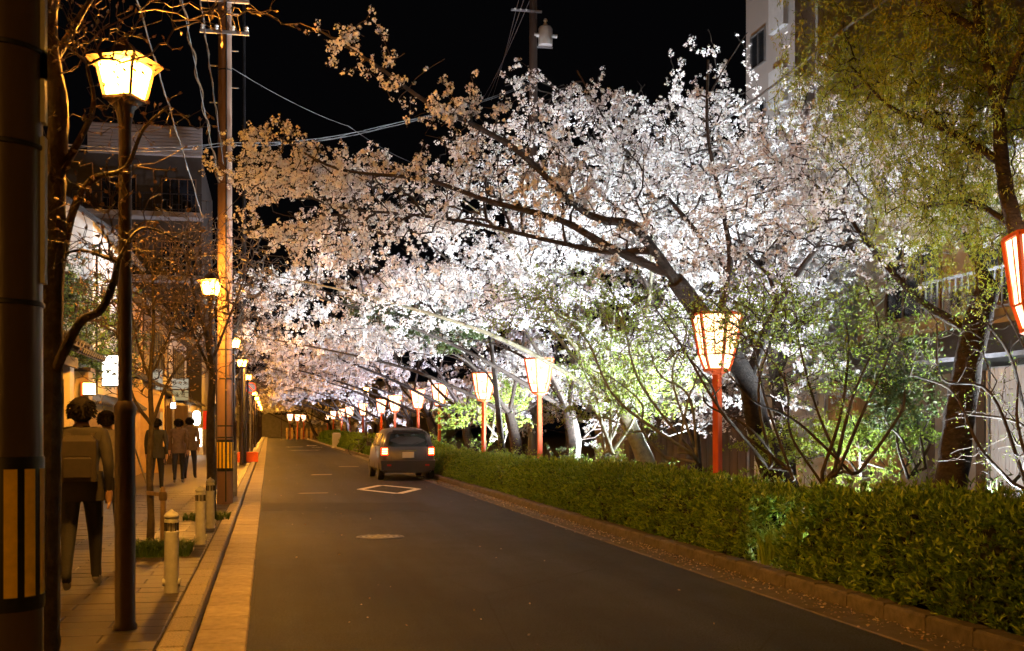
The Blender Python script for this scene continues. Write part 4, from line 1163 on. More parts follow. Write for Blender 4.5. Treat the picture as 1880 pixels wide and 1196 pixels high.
# fallen petals and leaves gathered along the right gutter
rng_l = np.random.default_rng(900); nl = 2600
cl = np.stack([XR0 - np.abs(rng_l.normal(0, .16, nl)) - .02, rng_l.uniform(5, 50, nl), np.full(nl, .016)], 1)
cl[::20, 0] = rng_l.uniform(0, 4.6, len(cl[::20]))
dl = unit(np.stack([rng_l.normal(size=nl), rng_l.normal(size=nl), np.abs(rng_l.normal(0, .15, nl))], 1))
ql = leaves(rng_l, cl, dl, 1, .03, .018, .1, .002)
ql[:, 2] = np.clip(ql[:, 2], .008, .04)
M["litter"] = leafmat("litter", [(.20, .11, .05), (.45, .38, .34), (.30, .22, .12), (.6, .54, .52)], .2)
tag(link("fallen_petals", np_mesh("fallen_petals", ql, 4, M["litter"])), kind="stuff")
# ================================================================== BUILDINGS
def text_mesh(body, size, mt, name, parent, loc, rot, ext=.004):
    cu = bpy.data.curves.new(name, 'FONT'); cu.body = body; cu.size = size; cu.extrude = ext
    cu.align_x = 'CENTER'; cu.align_y = 'CENTER'; cu.offset = size*.012
    tmp = bpy.data.objects.new("tmp_text", cu); COL.objects.link(tmp)
    dg = bpy.context.evaluated_depsgraph_get(); dg.update()
    me = bpy.data.meshes.new_from_object(tmp.evaluated_get(dg))
    bpy.data.objects.remove(tmp); bpy.data.curves.remove(cu)
    me.materials.clear(); me.materials.append(mt)
    o = link(name, me, parent, loc); o.rotation_euler = rot
    return o
FACE_CAM = (R(90), 0, 0)           # text facing back down the street to the camera

def window_x(parent, x, y0, y1, z0, z1, pane, frame="wood_dark", sgn=1, bars=(1, 1), t=.05):
    """window on a wall at plane x, facing sgn*X: frame is the part, pane and bars its pieces"""
    f = MB(); w = .06
    a, b = (x, x + sgn*t) if sgn > 0 else (x - t, x)
    f.box(a, b, y0, y1, z0, z0+w).box(a, b, y0, y1, z1-w, z1).box(a, b, y0, y0+w, z0+w, z1-w).box(a, b, y1-w, y1, z0+w, z1-w)
    o = f.build("window", M[frame], parent)
    xm = x + sgn*.012
    MB().box(min(x, xm), max(x, xm), y0+w, y1-w, z0+w, z1-w).build("pane", M[pane], o)
    nb, nh = bars
    for k in range(1, nb+1):
        y = y0 + (y1-y0)*k/(nb+1); MB().box(min(xm, x+sgn*t*.8), max(xm, x+sgn*t*.8), y-.018, y+.018, z0+w, z1-w).build("glazing_bar", M[frame], o)
    for k in range(1, nh):
        z = z0 + (z1-z0)*k/nh; MB().box(min(xm, x+sgn*t*.7), max(xm, x+sgn*t*.7), y0+w, y1-w, z-.018, z+.018).build("glazing_bar", M[frame], o)
    return o
def window_y(parent, y, x0, x1, z0, z1, pane, frame="wood_dark", bars=1, t=.05):
    f = MB(); w = .06
    f.box(x0, x1, y-t, y, z0, z0+w).box(x0, x1, y-t, y, z1-w, z1).box(x0, x0+w, y-t, y, z0+w, z1-w).box(x1-w, x1, y-t, y, z0+w, z1-w)
    o = f.build("window", M[frame], parent)
    MB().box(x0+w, x1-w, y-.012, y, z0+w, z1-w).build("pane", M[pane], o)
    if bars:
        for k in range(1, bars+1):
            x = x0 + (x1-x0)*k/(bars+1); MB().box(x-.018, x+.018, y-t*.8, y-.012, z0+w, z1-w).build("glazing_bar", M[frame], o)
    return o
def tiled_slope(parent, a, b, c, d, pitch=.28, mt="tile", name="roof"):
    """roof plane a-b (eave) to d-c (ridge) with rounded tile rows running down the slope"""
    a, b, c, d = map(Vector, (a, b, c, d))
    n = (b-a).cross(d-a).normalized()
    if n.z < 0: n = -n
    m = MB(); t = n*.06
    m.add([a-t, b-t, c-t, d-t, a, b, c, d], [(0,1,2,3),(4,5,6,7),(0,1,5,4),(1,2,6,5),(2,3,7,6),(3,0,4,7)])
    roof = m.build(name, M[mt], parent)
    L = (b-a).length; k = max(2, int(L/pitch))
    for i in range(k+1):
        p, q = a.lerp(b, i/k), d.lerp(c, i/k)
        mm = MB(); mm.tube([p + n*.02 - (q-p).normalized()*.03, q + n*.02], .055, 6); mm.build("tile_row", M[mt], roof)
    return roof

# --- near house (mostly behind pole and trunk)
h = empty("house", (0, 0, 0)); tag(h, "plastered house front at far left, behind the near pole and trunk", "house")
MB().box(-9, FACE, 6, 21.6, 0, 5.2).build("wall", M["plaster_cream"], h)
tiled_slope(h, (FACE+.7, 5.8, 3.0), (FACE+.7, 21.9, 3.0), (FACE-.2, 21.9, 3.5), (FACE-.2, 5.8, 3.5), .35, name="eave")
for y in (9, 12, 15, 18): window_x(h, FACE, y, y+1.8, 1.0, 2.4, "window_dim", bars=(5, 1))
# --- gate with small roof, ochre pillar and wall lamp
gt = empty("entrance_gate", (0, 0, 0)); tag(gt, "entrance gate with cream posts and small tiled roof, glowing yellow", "gate")
MB().box(FACE-.3, FACE, 22.0, 22.6, 0, 2.75).build("post", M["plaster_cream"], gt)
MB().box(FACE-.3, FACE+.05, 24.0, 24.5, 0, 2.75).build("post", M["plaster_cream"], gt)
MB().box(FACE-.12, FACE-.06, 22.6, 24.0, PZ, 2.5).build("door", M["wood_dark"], gt)
MB().box(FACE-.35, FACE+.1, 21.9, 24.7, 2.75, 2.95).build("lintel", M["wood_dark"], gt)
tiled_slope(gt, (FACE+.55, 21.7, 2.95), (FACE+.55, 25.0, 2.95), (FACE-.3, 25.0, 3.35), (FACE-.3, 21.7, 3.35), .25)
pl = empty("pillar", (0, 0, 0)); tag(pl, "ochre plastered wall pier that carries the small glowing lamp", "pillar")
MB().box(FACE-.4, FACE+.12, 25.9, 26.5, 0, 2.75).build("shaft", M["plaster_ochre"], pl)
MB().box(FACE-.45, FACE+.17, 25.85, 26.55, 2.75, 2.83).build("cap", M["wood_dark"], pl)
wl = empty("wall_lamp", (FACE+.14, 25.86, 2.25)); tag(wl, "small square wall lamp glowing on the ochre pier", "lamp")
MB().box(-.09, .13, -.22, -.0, 0, .24).build("glass", M["lamp_small"], wl)
MB().box(-.10, .14, -.23, .04, -.03, -.001).build("base", M["wood_dark"], wl); MB().box(-.10, .14, -.23, .04, .241, .27).build("cap", M["wood_dark"], wl)
MB().box(-.16, -.095, -.05, .04, -.03, .27).build("back_plate", M["vermilion"], wl)
# --- garden wall
gw = empty("garden_wall", (0, 0, 0)); tag(gw, "low earthen garden wall with tile coping past the lamp pier", "wall")
MB().box(FACE-.25, FACE, 26.5, 37.2, 0, 2.1).build("wall", M["plaster_ochre"], gw)
tiled_slope(gw, (FACE+.15, 26.5, 2.1), (FACE+.15, 37.2, 2.1), (FACE-.13, 37.2, 2.3), (FACE-.13, 26.5, 2.3), .3, name="coping")
for k, (a, b) in enumerate([((-3.2, 27.5, PZ), (-3.85, 28.2, 2.3)), ((-3.1, 31, PZ), (-3.85, 31.5, 2.3))]):
    bp = empty("bamboo_pole", (0, 0, 0)); tag(bp, ["green bamboo pole leaning on the garden wall near the lamp pier", "second bamboo pole leaning farther along the garden wall"][k], "pole")
    MB().tube([a, b], .022, 8).build("pole", M["bark_pale"], bp, True)
lb = empty("light_box_sign", (FACE+.25, 28.6, 2.55)); tag(lb, "glowing white light box sign partly behind the nearest lamp post", "sign")
MB().box(-.20, .20, -.08, .08, 0, .70).build("panel", M["lamp_white"], lb)
MB().box(-.23, .23, -.07, .07, -.03, -.001).build("bottom_rail", M["dark_metal"], lb)
MB().box(-.23, .23, -.07, .07, .701, .73).build("top_rail", M["dark_metal"], lb)
MB().box(-.4, -.205, -.03, .03, .3, .36).build("bracket", M["dark_metal"], lb)
for k, ch in enumerate("酒処"):
    text_mesh(ch, .2, M["ink"], "lettering", lb, (0, -.083, .5-.25*k), FACE_CAM) if False else None
for k in range(3):
    leafy("garden_tree", ["leafy garden tree behind the entrance gate", "leafy garden tree behind the garden wall", "taller leafy garden tree left of the shop fronts"][k], "tree", 400+k,
          [([(-5.2, 27+4*k, 0), (-5.1, 27+4*k, 2), (-4.9, 27.2+4*k, 4.2), (-4.8, 27.4+4*k, 5.4)], .09, .03)],
          (lambda kk: (lambda rng: clumpy(rng, [((-4.7, 27+4*kk, 4.4), (1.2, 1.8, 1.4), 2), ((-4.2, 26.6+4*kk, 3.2), (.7, 1.5, .6), 1)], 500, 80, .22)))(k),
          "green_dark" if k != 1 else "green_young", 4, .08, .028, .06, .004, "bark_street", group="garden trees behind the wall")
# --- white gabled house behind the garden
h = empty("house", (0, 0, 0)); tag(h, "white gabled house with dark tiled roof rising behind the garden wall", "house")
ya, yb = 33.0, 40.0
MB().add([(-10, ya, 0), (-4.7, ya, 0), (-4.7, ya, 7.2), (-7.3, ya, 9.0), (-10, ya, 7.2), (-10, yb, 0), (-4.7, yb, 0), (-4.7, yb, 7.2), (-7.3, yb, 9.0), (-10, yb, 7.2)],
         [(0,1,2,3,4), (9,8,7,6,5), (1,6,7,2), (0,4,9,5), (2,7,8,3), (3,8,9,4)]).build("wall", M["plaster_white"], h)
tiled_slope(h, (-4.1, ya-.5, 6.85), (-4.1, yb+.3, 6.85), (-7.3, yb+.3, 9.1), (-7.3, ya-.5, 9.1), .3)
tiled_slope(h, (-10.6, ya-.5, 6.85), (-10.6, yb+.3, 6.85), (-7.3, yb+.3, 9.1), (-7.3, ya-.5, 9.1), .5)
window_y(h, ya, -6.2, -5.2, 4.6, 5.8, "glass_dark")
window_x(h, -4.7, 34.5, 36, 4.4, 5.6, "window_dim")
fl = empty("assumed_wall_floodlight", (-4.35, 31.2, 6.0)); tag(fl, "assumed small white lamp on the bracket lighting the gabled house", "lamp")  # unseen lamp assumed from the white light on the gable
MB().box(-.12, .12, -.06, .06, 0, .16).build("housing", M["dark_metal"], fl); MB().box(-.10, .10, .061, .066, .02, .14).build("lens", M["lamp_white"], fl)
MB().bar((0, 0, .0), (0, 0, -5.9), .05).build("mast", M["dark_metal"], fl)
_l = bpy.data.lights.new("wall_beam", 'SPOT'); _l.energy = 70; _l.spot_size = R(110); _l.spot_blend = .6; _l.shadow_soft_size = .08; _l.color = (.9, .95, 1)
_o = bpy.data.objects.new("wall_beam", _l); COL.objects.link(_o); _o.parent = fl; _o.location = (0, .1, .08); _o.rotation_euler = Vector((-.5, 1, .35)).to_track_quat('-Z', 'Y').to_euler()
# --- shops
def shop(label, y0, y1, h1, h2, wall, wall2, ov=.22, lit="window_warm", lattice=7):
    s = empty("shop_house", (0, 0, 0)); tag(s, label, "shop")
    MB().box(-10, FACE, y0, y1, 0, h1).build("ground_floor", M[wall], s)
    MB().box(-10, FACE-.8, y0+.02, y1-.02, h1, h2).build("upper_floor", M[wall2], s)
    tiled_slope(s, (FACE+ov, y0-.1, h1-.1), (FACE+ov, y1+.1, h1-.1), (FACE-.8, y1+.1, h1+.45), (FACE-.8, y0-.1, h1+.45), .35, name="eave")
    tiled_slope(s, (FACE-.2, y0-.2, h2-.1), (FACE-.2, y1+.2, h2-.1), (FACE-4, y1+.2, h2+1.5), (FACE-4, y0-.2, h2+1.5), .5)
    L = y1-y0
    window_x(s, FACE, y0+.5, y0+L*.45, .75, 2.35, lit, bars=(lattice, 1))
    d = MB().box(FACE, FACE+.05, y0+L*.55, y0+L*.85, PZ, 2.25).build("door", M["wood_mid"], s)
    MB().box(FACE+.05, FACE+.06, y0+L*.58, y0+L*.69, .8, 2.1).box(FACE+.05, FACE+.06, y0+L*.71, y0+L*.82, .8, 2.1).build("door_glass", M[lit], d)
    window_x(s, FACE-.8, y0+L*.2, y0+L*.8, h1+1.0, h2-.6, "window_dim", bars=(4, 2))
    return s
sA = shop("ochre walled shop with tiled eave left of the twin sign boards", 38.0, 45.6, 3.1, 6.0, "plaster_ochre", "wood_mid")
sB = shop("dark wooden lattice shop under the twin sign boards", 46.2, 56.5, 2.9, 6.4, "wood_dark", "wood_dark", lattice=12)
sC = shop("shop with bright entrance beside the glowing paper lantern", 57.2, 69.5, 2.9, 6.2, "plaster_cream", "plaster_grey")
MB().box(FACE, FACE+.8, 46.6, 47.0, 0, 2.4).build("side_wall", M["wood_dark"], sB)
MB().box(FACE, FACE+.5, 38.0, 38.25, 0, 2.6).build("side_wall", M["plaster_ochre"], sA)
def board(label, c, w, hh, chars, size, vertical=False, mt="sign_white", lit=False):
    r_ = empty("sign_board", c); tag(r_, label, "sign", "shop sign boards on the left")
    MB().cbox(-w/2, w/2, -.05, .05, -hh/2, hh/2, .01).build("panel", M[mt], r_)
    for zz in (hh*.2, -hh*.3): MB().box(-w/2-.35, -w/2-.001, -.02, .02, zz, zz+.04).build("bracket", M["dark_metal"], r_)
    if vertical:
        for k, ch in enumerate(chars):
            text_mesh(ch, size, M["ink"], "lettering", r_, (0, -.055, hh/2 - hh*(k+.5)/len(chars)), FACE_CAM)
    else:
        text_mesh(chars, size, M["ink"], "lettering", r_, (0, -.055, 0), FACE_CAM)
    return r_
M["sign_glow"] = emis("sign_glow", (1.0, .86, .62), .42)
M["sign_glow2"] = emis("sign_glow_yellow", (1.0, .78, .38), .36)
p = at(331, 705, 45.5); board("upper of the two white sign boards, three black characters", p, .62, .40, "佐々木", .19, mt="sign_glow")
p = at(331, 726, 45.6); board("lower yellowish sign board of the two, black characters", p, .62, .40, "み家", .22, mt="sign_glow2")
p = at(287, 697, 40.5); board("tall white sign board with vertical characters, behind the thin tree", p, .42, .72, "壱どり", .20, True, mt="sign_glow")
# lantern, lamp post and red banner by the shops
pl_ = empty("hanging_lantern", at(361, 768, 58)); tag(pl_, "glowing white oval paper lantern hanging outside a shop", "paper lantern")
MB().lathe([(.09, -.36), (.17, -.28), (.20, -.1), (.20, .1), (.17, .28), (.09, .36)], 16).build("paper", M["lamp_white"], pl_, True)
MB().lathe([(.10, .361), (.10, .42)], 12).lathe([(.10, -.42), (.10, -.361)], 12).build("rims", M["ink"], pl_, True)
MB().bar((0, 0, .42), (0, 0, .92), .02).bar((.02, 0, .9), (-1.0, 0, .9), .03).build("hanger", M["dark_metal"], pl_)
c = at(318, 745, 36); sp = empty("path_lamp", (c.x, c.y, PZ)); tag(sp, "slim post lamp with small bluish white light before the shops", "lamp")
MB().lathe([(.035, 0), (.035, 2.02), (.05, 2.05)], 10).build("post", M["grey_metal"], sp, True)
M["lamp_cool"] = emis("cool_lamp", (.75, .85, 1.0), 12.0)
MB().lathe([(.08, 2.06), (.06, 2.22)], 10).build("glass", M["lamp_cool"], sp, True); MB().lathe([(.09, 2.221), (.02, 2.45)], 10).build("cap", M["grey_metal"], sp, True)
bn = empty("banner", at(377, 765, 62)); tag(bn, "narrow red cloth banner hanging beyond the glowing lantern", "banner")
M["red_cloth"] = mat("red_cloth", (.5, .04, .03), .8, .15, 8.0)
MB().box(-.12, .12, -.01, .01, -.7, .3).build("cloth", M["red_cloth"], bn); MB().bar((-.3, 0, .31), (.15, 0, .31), .025).build("rod", M["dark_metal"], bn)
vm_ = empty("display_case", at(361, 828, 60)); tag(vm_, "bright lit display case with coloured items below the lantern", "display case")
vm_.location.z = PZ
MB().box(-.32, .32, -.25, .25, 0, 1.45).build("cabinet", M["bollard"], vm_)
MB().box(-.27, .27, -.262, -.251, .45, 1.38).build("lit_panel", M["lamp_white"], vm_)
for k, cc in enumerate([(.1, .6, .1), (.7, .1, .05), (.1, .4, .15), (.8, .5, .05)]):
    MB().box(-.22+.12*k, -.14+.12*k, -.30, -.263, .5+.05*(k % 2), .85+.08*(k % 3)).build("item", mat("item_%d" % k, cc), vm_)
# --- tall concrete block with balcony
cb = empty("apartment_block", (0, 0, 0)); tag(cb, "concrete apartment block with louvred parapet and patterned balcony rail", "building")
MB().box(-13, FACE, 70.5, 84, 0, 17.6).build("wall", mat("dark_concrete", (.06,.055,.045), .85, .15, .7), cb)
for k in range(9): MB().box(-10.3, FACE+.05, 70.2-.02*(k % 2), 70.45, 17.62+k*.19, 17.78+k*.19).build("louvre", M["concrete"], cb)
MB().box(-10.3, FACE+.04, 70.46, 70.55, 17.6, 19.4).build("parapet", M["concrete"], cb)
for z in (14.1, 10.4, 6.8):
    MB().box(-11, FACE+.1, 69.2, 70.5, z-.3, z).build("balcony_slab", M["plaster_grey"], cb)
    rl = MB(); rl.bar((-11, 69.25, z+1.05), (FACE+.1, 69.25, z+1.05), .06).bar((-11, 69.25, z+.15), (FACE+.1, 69.25, z+.15), .05)
    for k in range(14):
        x = -11 + k*.55; rl.bar((x, 69.25, z), (x, 69.25, z+1.05), .05)
        rl.bar((x, 69.25, z+.45+.25*(k % 2)), (x+.55, 69.25, z+.45+.25*(k % 2)), .04); rl.bar((x+.28, 69.25, z+.15), (x+.28, 69.25, z+.45+.25*(k % 2)), .04)
    rl.build("balcony_rail", M["dark_metal"], cb)
    window_y(cb, 70.5, -6.2, -4.2, z+.1, z+2.2, "glass_dark", "wood_mid", 3)
    window_y(cb, 70.5, -9.6, -7.6, z+.1, z+2.2, "glass_dark", "wood_mid", 3)
# --- far facades on the left
rf = random.Random(44)
yy = 85.0
for k in range(6):
    L = rf.uniform(9, 13); hh = rf.choice([6.2, 8.5, 7.0, 10.5])
    f = empty("town_house", (0, 0, 0)); tag(f, "far dark town house front, %s beyond the apartment block on the left" % ("first" if k == 0 else ORD[k]), "house", "far house fronts on the left")
    MB().box(-11, FACE-.1*k % .4, yy, yy+L-.3, 0, hh).build("wall", M[rf.choice(["plaster_grey", "wood_dark", "plaster_cream"])], f)
    tiled_slope(f, (FACE+.7, yy, 2.9), (FACE+.7, yy+L-.3, 2.9), (FACE-.1, yy+L-.3, 3.3), (FACE-.1, yy, 3.3), .6, name="eave")
    window_x(f, FACE+.02, yy+1, yy+L*.45, .7, 2.4, "window_warm", bars=(4, 1)); window_x(f, FACE+.02, yy+L*.55, yy+L-1, .3, 2.4, rf.choice(["window_warm", "window_dim"]), bars=(3, 1))
    window_x(f, FACE+.02, yy+2, yy+L-2.5, 4.0, 5.4, rf.choice(["glass_dark", "window_dim"]), bars=(3, 1))
    yy += L
# --- houses across the water on the right
hr = empty("house", (0, 0, 0)); tag(hr, "old two-storey house behind the hedge with reed screen and grey boards", "house")
XB = 13.0
MB().box(XB, 20, 13.5, 24.9, 0, 3.0).build("ground_floor", M["plaster_grey"], hr)
MB().box(XB+.7, 20, 13.5, 24.9, 3.0, 6.8).build("upper_floor", M["plaster_cream"], hr)
for k in range(22):
    y = 21.4 + k*.16
    MB().box(XB-.05, XB-.012, y, y+.15, .6, 2.62).build("reed_strip", M["reed"], hr)
for k in range(9):
    y = 18.9 + k*.27
    MB().box(XB-.035, XB-.005, y, y+.255, .2, 2.6).build("board", M["wood_dark"] if k % 3 == 0 else M["plaster_grey"], hr)
ro = MB().add([(XB-1.1, 13.2, 2.72), (XB-1.1, 25.2, 2.72), (XB+.8, 25.2, 3.5), (XB+.8, 13.2, 3.5), (XB-1.1, 13.2, 2.8), (XB-1.1, 25.2, 2.8), (XB+.8, 25.2, 3.6), (XB+.8, 13.2, 3.6)],
              [(0,1,2,3),(7,6,5,4),(0,4,5,1),(1,5,6,2),(2,6,7,3),(3,7,4,0)]).build("eave", M["tile"], hr)
for k in range(3):
    window_x(hr, XB+.7, 14.6+3.4*k, 16.8+3.4*k, 3.9, 5.6, "glass_dark", "wood_mid", -1, (2, 1))
tiled_slope(hr, (XB, 13.2, 6.6), (XB, 25.2, 6.6), (XB+3.4, 25.2, 8.4), (XB+3.4, 13.2, 8.4), .5)
rl = MB().bar((XB-.3, 17.0, 4.4), (XB-.3, 20.5, 4.4), .05).bar((XB-.3, 17.0, 3.7), (XB-.3, 20.5, 3.7), .05)
for k in range(18): rl.bar((XB-.3, 17.0+k*.2, 3.7), (XB-.3, 17.0+k*.2, 4.4), .025)
rl.build("balcony_rail", M["grey_metal"], hr)
cs = empty("corrugated_sheet", (0, 0, 0)); tag(cs, "pale corrugated metal sheet wall at the right edge behind the hedge", "metal sheet")
m = MB(); nn = 150
vs = []
for i in range(nn+1):
    y = 15.2 + (18.6-15.2)*i/nn; dxx = .018*math.sin(i*1.35); vs += [(XB-.12+dxx, y, .1), (XB-.12+dxx, y, 2.65)]
m.add(vs, [(2*i, 2*i+2, 2*i+3, 2*i+1) for i in range(nn)]); m.box(XB-.09, XB-.03, 15.2, 18.6, .1, 2.65).build("sheet", M["corrugated"], cs, True)
h2 = empty("house", (0, 0, 0)); tag(h2, "pale blue-white sided building right of the leaning cherry trunk", "house")
MB().box(XB+.1, 20, 25.2, 29.4, 0, 5.6).build("wall", M["siding_blue"], h2)
for k in range(11): MB().box(XB+.075, XB+.097, 25.2, 29.4, .15+k*.25, .385+k*.25).build("siding_board", M["siding_blue"], h2)
window_x(h2, XB+.1, 26.2, 27.6, 3.4, 4.8, "glass_dark", "grey_metal", -1)
h3 = empty("house", (0, 0, 0)); tag(h3, "dark boarded house far behind the blossom, left of the pale building", "house")
MB().box(XB+.3, 20, 29.7, 42, 0, 5.8).build("wall", M["plaster_grey"], h3)
for k in range(20): MB().box(XB+.26, XB+.29, 29.8+k*.6, 30.36+k*.6, .1, 2.6).build("board", M["wood_dark"], h3)
tiled_slope(h3, (XB-.6, 29.5, 5.6), (XB-.6, 42.2, 5.6), (XB+3, 42.2, 7.4), (XB+3, 29.5, 7.4), .5)
for k in range(3): window_x(h3, XB+.3, 31+3.6*k, 33+3.6*k, 3.2, 4.7, "glass_dark", "wood_mid", -1)
for k, (Y_, Z_) in enumerate([(16.2, 3.75), (20.0, 3.75), (26.0, 2.2), (31.5, 2.8)]):
    ac = empty("air_conditioner", (XB+.45, Y_, Z_)); tag(ac, ["air conditioner on the old house above the corrugated sheet", "air conditioner beside the old house balcony", "air conditioner on the pale blue-white building", "air conditioner on the dark boarded house"][k], "air conditioner")
    MB().cbox(-.4, -.1, -.4, .4, 0, .55, .02).build("casing", M["bollard"], ac)
    o = MB().lathe([(.2, 0), (.2, .012), (.17, .012), (.17, .002), (.05, .002), (.05, .012), (0, .012)], 20).build("fan_grille", M["dark_metal"], ac); o.location = (-.4, -.1, .28); o.rotation_euler = (0, R(-90), 0)
    MB().box(-.38, -.12, -.35, -.30, -.12, -.001).build("foot", M["dark_metal"], ac); MB().box(-.38, -.12, .30, .35, -.12, -.001).build("foot", M["dark_metal"], ac)
for y in (18.75, 25.05, 29.5): MB().tube([(XB-.06, y, .1), (XB-.06, y, 2.6)], .035, 8).build("downpipe", M["grey_metal"], hr if y < 25.1 else h2, True)
# --- tower block
tb = empty("tower_block", (0, 0, 0)); tag(tb, "pale high-rise block rising at the top right behind the trees", "building")
MB().box(22, 34, 45.3, 50.4, 0, 27).build("wall", M["tower"], tb)
MB().box(22.9, 34.02, 45.0, 45.29, 0, 27.02).build("bay", M["tower"], tb)
for zf in (11.5, 14.8, 18.1, 21.4):
    window_x(tb, 22, 48.2, 49.8, zf, zf+1.6, "glass_dark", "grey_metal", -1, (1, 1), .08)
    bx_ = MB().box(21.75, 21.99, 45.9, 47.4, zf+.9, zf+2.5).build("bay_window", M["siding_blue"], tb)
    MB().box(21.74, 21.749, 46.0, 47.3, zf+1.0, zf+2.4).build("pane", M["siding_blue"], bx_)
make_unseen_floodlight(0, (15.5, 46.0, 6.2), (23, 47.5, 20), "added unseen floodlight, assumed on the back roof, aimed up at the high-rise", 5200)  # unseen floodlight assumed from upward light on the tower, added to brighten it
MB().box(14.2, 19.5, 43.5, 49, 0, 6.15).build("added_roof_annex", M["plaster_grey"], tb)  # unseen annex added to carry the tower floodlight
# --- end of the street: bamboo fence, far block
bf = empty("bamboo_fence", (0, 0, 0)); tag(bf, "yellow lit picket fence across the far end of the street", "fence")
for k in range(16): MB().box(2.2+k*.62, 2.5+k*.62, 151, 151.08, 0, 1.5).build("picket", M["plaster_ochre"], bf)
MB().box(2.1, 12.2, 151.09, 151.15, .3, .4).box(2.1, 12.2, 151.09, 151.15, 1.1, 1.2).build("rail", M["wood_mid"], bf)
for k, (x, y) in enumerate([(2.6, 138), (3.6, 142), (4.5, 146)]):
    o = copy_tree(bon); o.location = (x, y + 6, 0); o.rotation_euler = (0, 0, R(10*k))
    tag(o, "%s of three tiny lit lanterns before the far picket fence" % ["left", "middle", "right"][k], "paper lantern", "paper lanterns at the street end")
o = copy_tree(lamp); o.location = (1.6, 147.5, 0); tag(o, "tiny street lamp at the far end lighting the picket fence", "street lamp")
fe = empty("far_building", (0, 0, 0)); tag(fe, "dark far building closing the end of the street", "building")
MB().box(-14, 30, 186, 189.5, 0, 9).build("wall", M["plaster_grey"], fe)
for k in range(6): window_y(fe, 186, -8+4.5*k, -6+4.5*k, 3.5, 5.5, "window_dim" if k % 2 else "glass_dark")
for k, (X, Y) in enumerate([(-1.5, 160), (9, 162), (15, 166)]):
    leafy("far_tree", ["dark leafy tree at the left of the street end", "dark leafy tree behind the picket fence", "dark leafy tree right of the picket fence"][k], "tree", 500+k, [([(X, Y, 0), (X+.2, Y, 3), (X, Y, 6)], .25, .08)],
          (lambda a, b: (lambda rng: clumpy(rng, [((a, b, 6), (3.5, 3, 3), 1)], 260, 40, .5)))(X, Y), "green_dark", 4, .4, .2, .25, .012)
# --- white bollard post and traffic signs far away
wb = empty("marker_post", (at(722, 830, 85).x, at(722, 830, 85).y, 0)); wb.location = (5.0, 87.0, 0); tag(wb, "squat white stone post at the kerb beyond the bicycle", "post")
MB().cbox(-.3, .3, -.3, .3, 0, 1.15, .08).build("shaft", M["porcelain"], wb); MB().cbox(-.36, .36, -.36, .36, -.05, .12, .04).build("base", M["porcelain"], wb)
ts = empty("traffic_sign", (-.95, xz(62, -.95), PZ)); tag(ts, "round blue road sign with red rim on a pole in the left row", "road sign")
MB().lathe([(.03, 0), (.03, 3.95)], 10).build("pole", M["grey_metal"], ts, True)
M["sign_blue"] = mat("sign_blue", (.02, .09, .55), .4, .05, 5); M["sign_red"] = mat("sign_red", (.6, .02, .02), .4, .05, 5)
dk = MB(); dk.lathe([(.30, -.01), (.30, .01)], 28); o = dk.build("rim", M["sign_red"], ts); o.location = (0, -.06, 3.6); o.rotation_euler = (R(90), 0, 0)
dk = MB(); dk.lathe([(.24, .0), (.24, .014)], 28); o = dk.build("disc", M["sign_blue"], ts); o.location = (0, -.06, 3.6); o.rotation_euler = (R(90), 0, 0)
o = MB().box(-.025, .025, -.24, .24, .014, .018).build("slash", M["sign_red"], ts); o.location = (0, -.06, 3.6); o.rotation_euler = (R(90), R(0), R(0)); o.rotation_euler.rotate_axis('Z', R(45))
ob = empty("plastic_barrier", (at(455, 845, 48).x, at(455, 845, 48).y, PZ)); tag(ob, "orange plastic planter box on the pavement by the far posts", "planter box")
M["orange_pl"] = mat("orange_plastic", (.75, .12, .02), .45, .1, 6)
MB().cbox(-.42, .42, -.2, .2, 0, .42, .04).build("box", M["orange_pl"], ob); MB().box(-.44, .44, -.22, .22, .36, .40).build("rim", M["orange_pl"], ob)
eb = empty("meter_box", (X2 - .02, xz(24, X2), PZ)); tag(eb, "grey metal cabinet behind the red-brown utility pole", "cabinet")
MB().cbox(-.05, .18, -.12, .12, .0, .95, .02).build("cabinet", M["grey_metal"], eb); MB().box(-.03, .16, -.128, -.121, .1, .88).build("door", M["bollard"], eb)

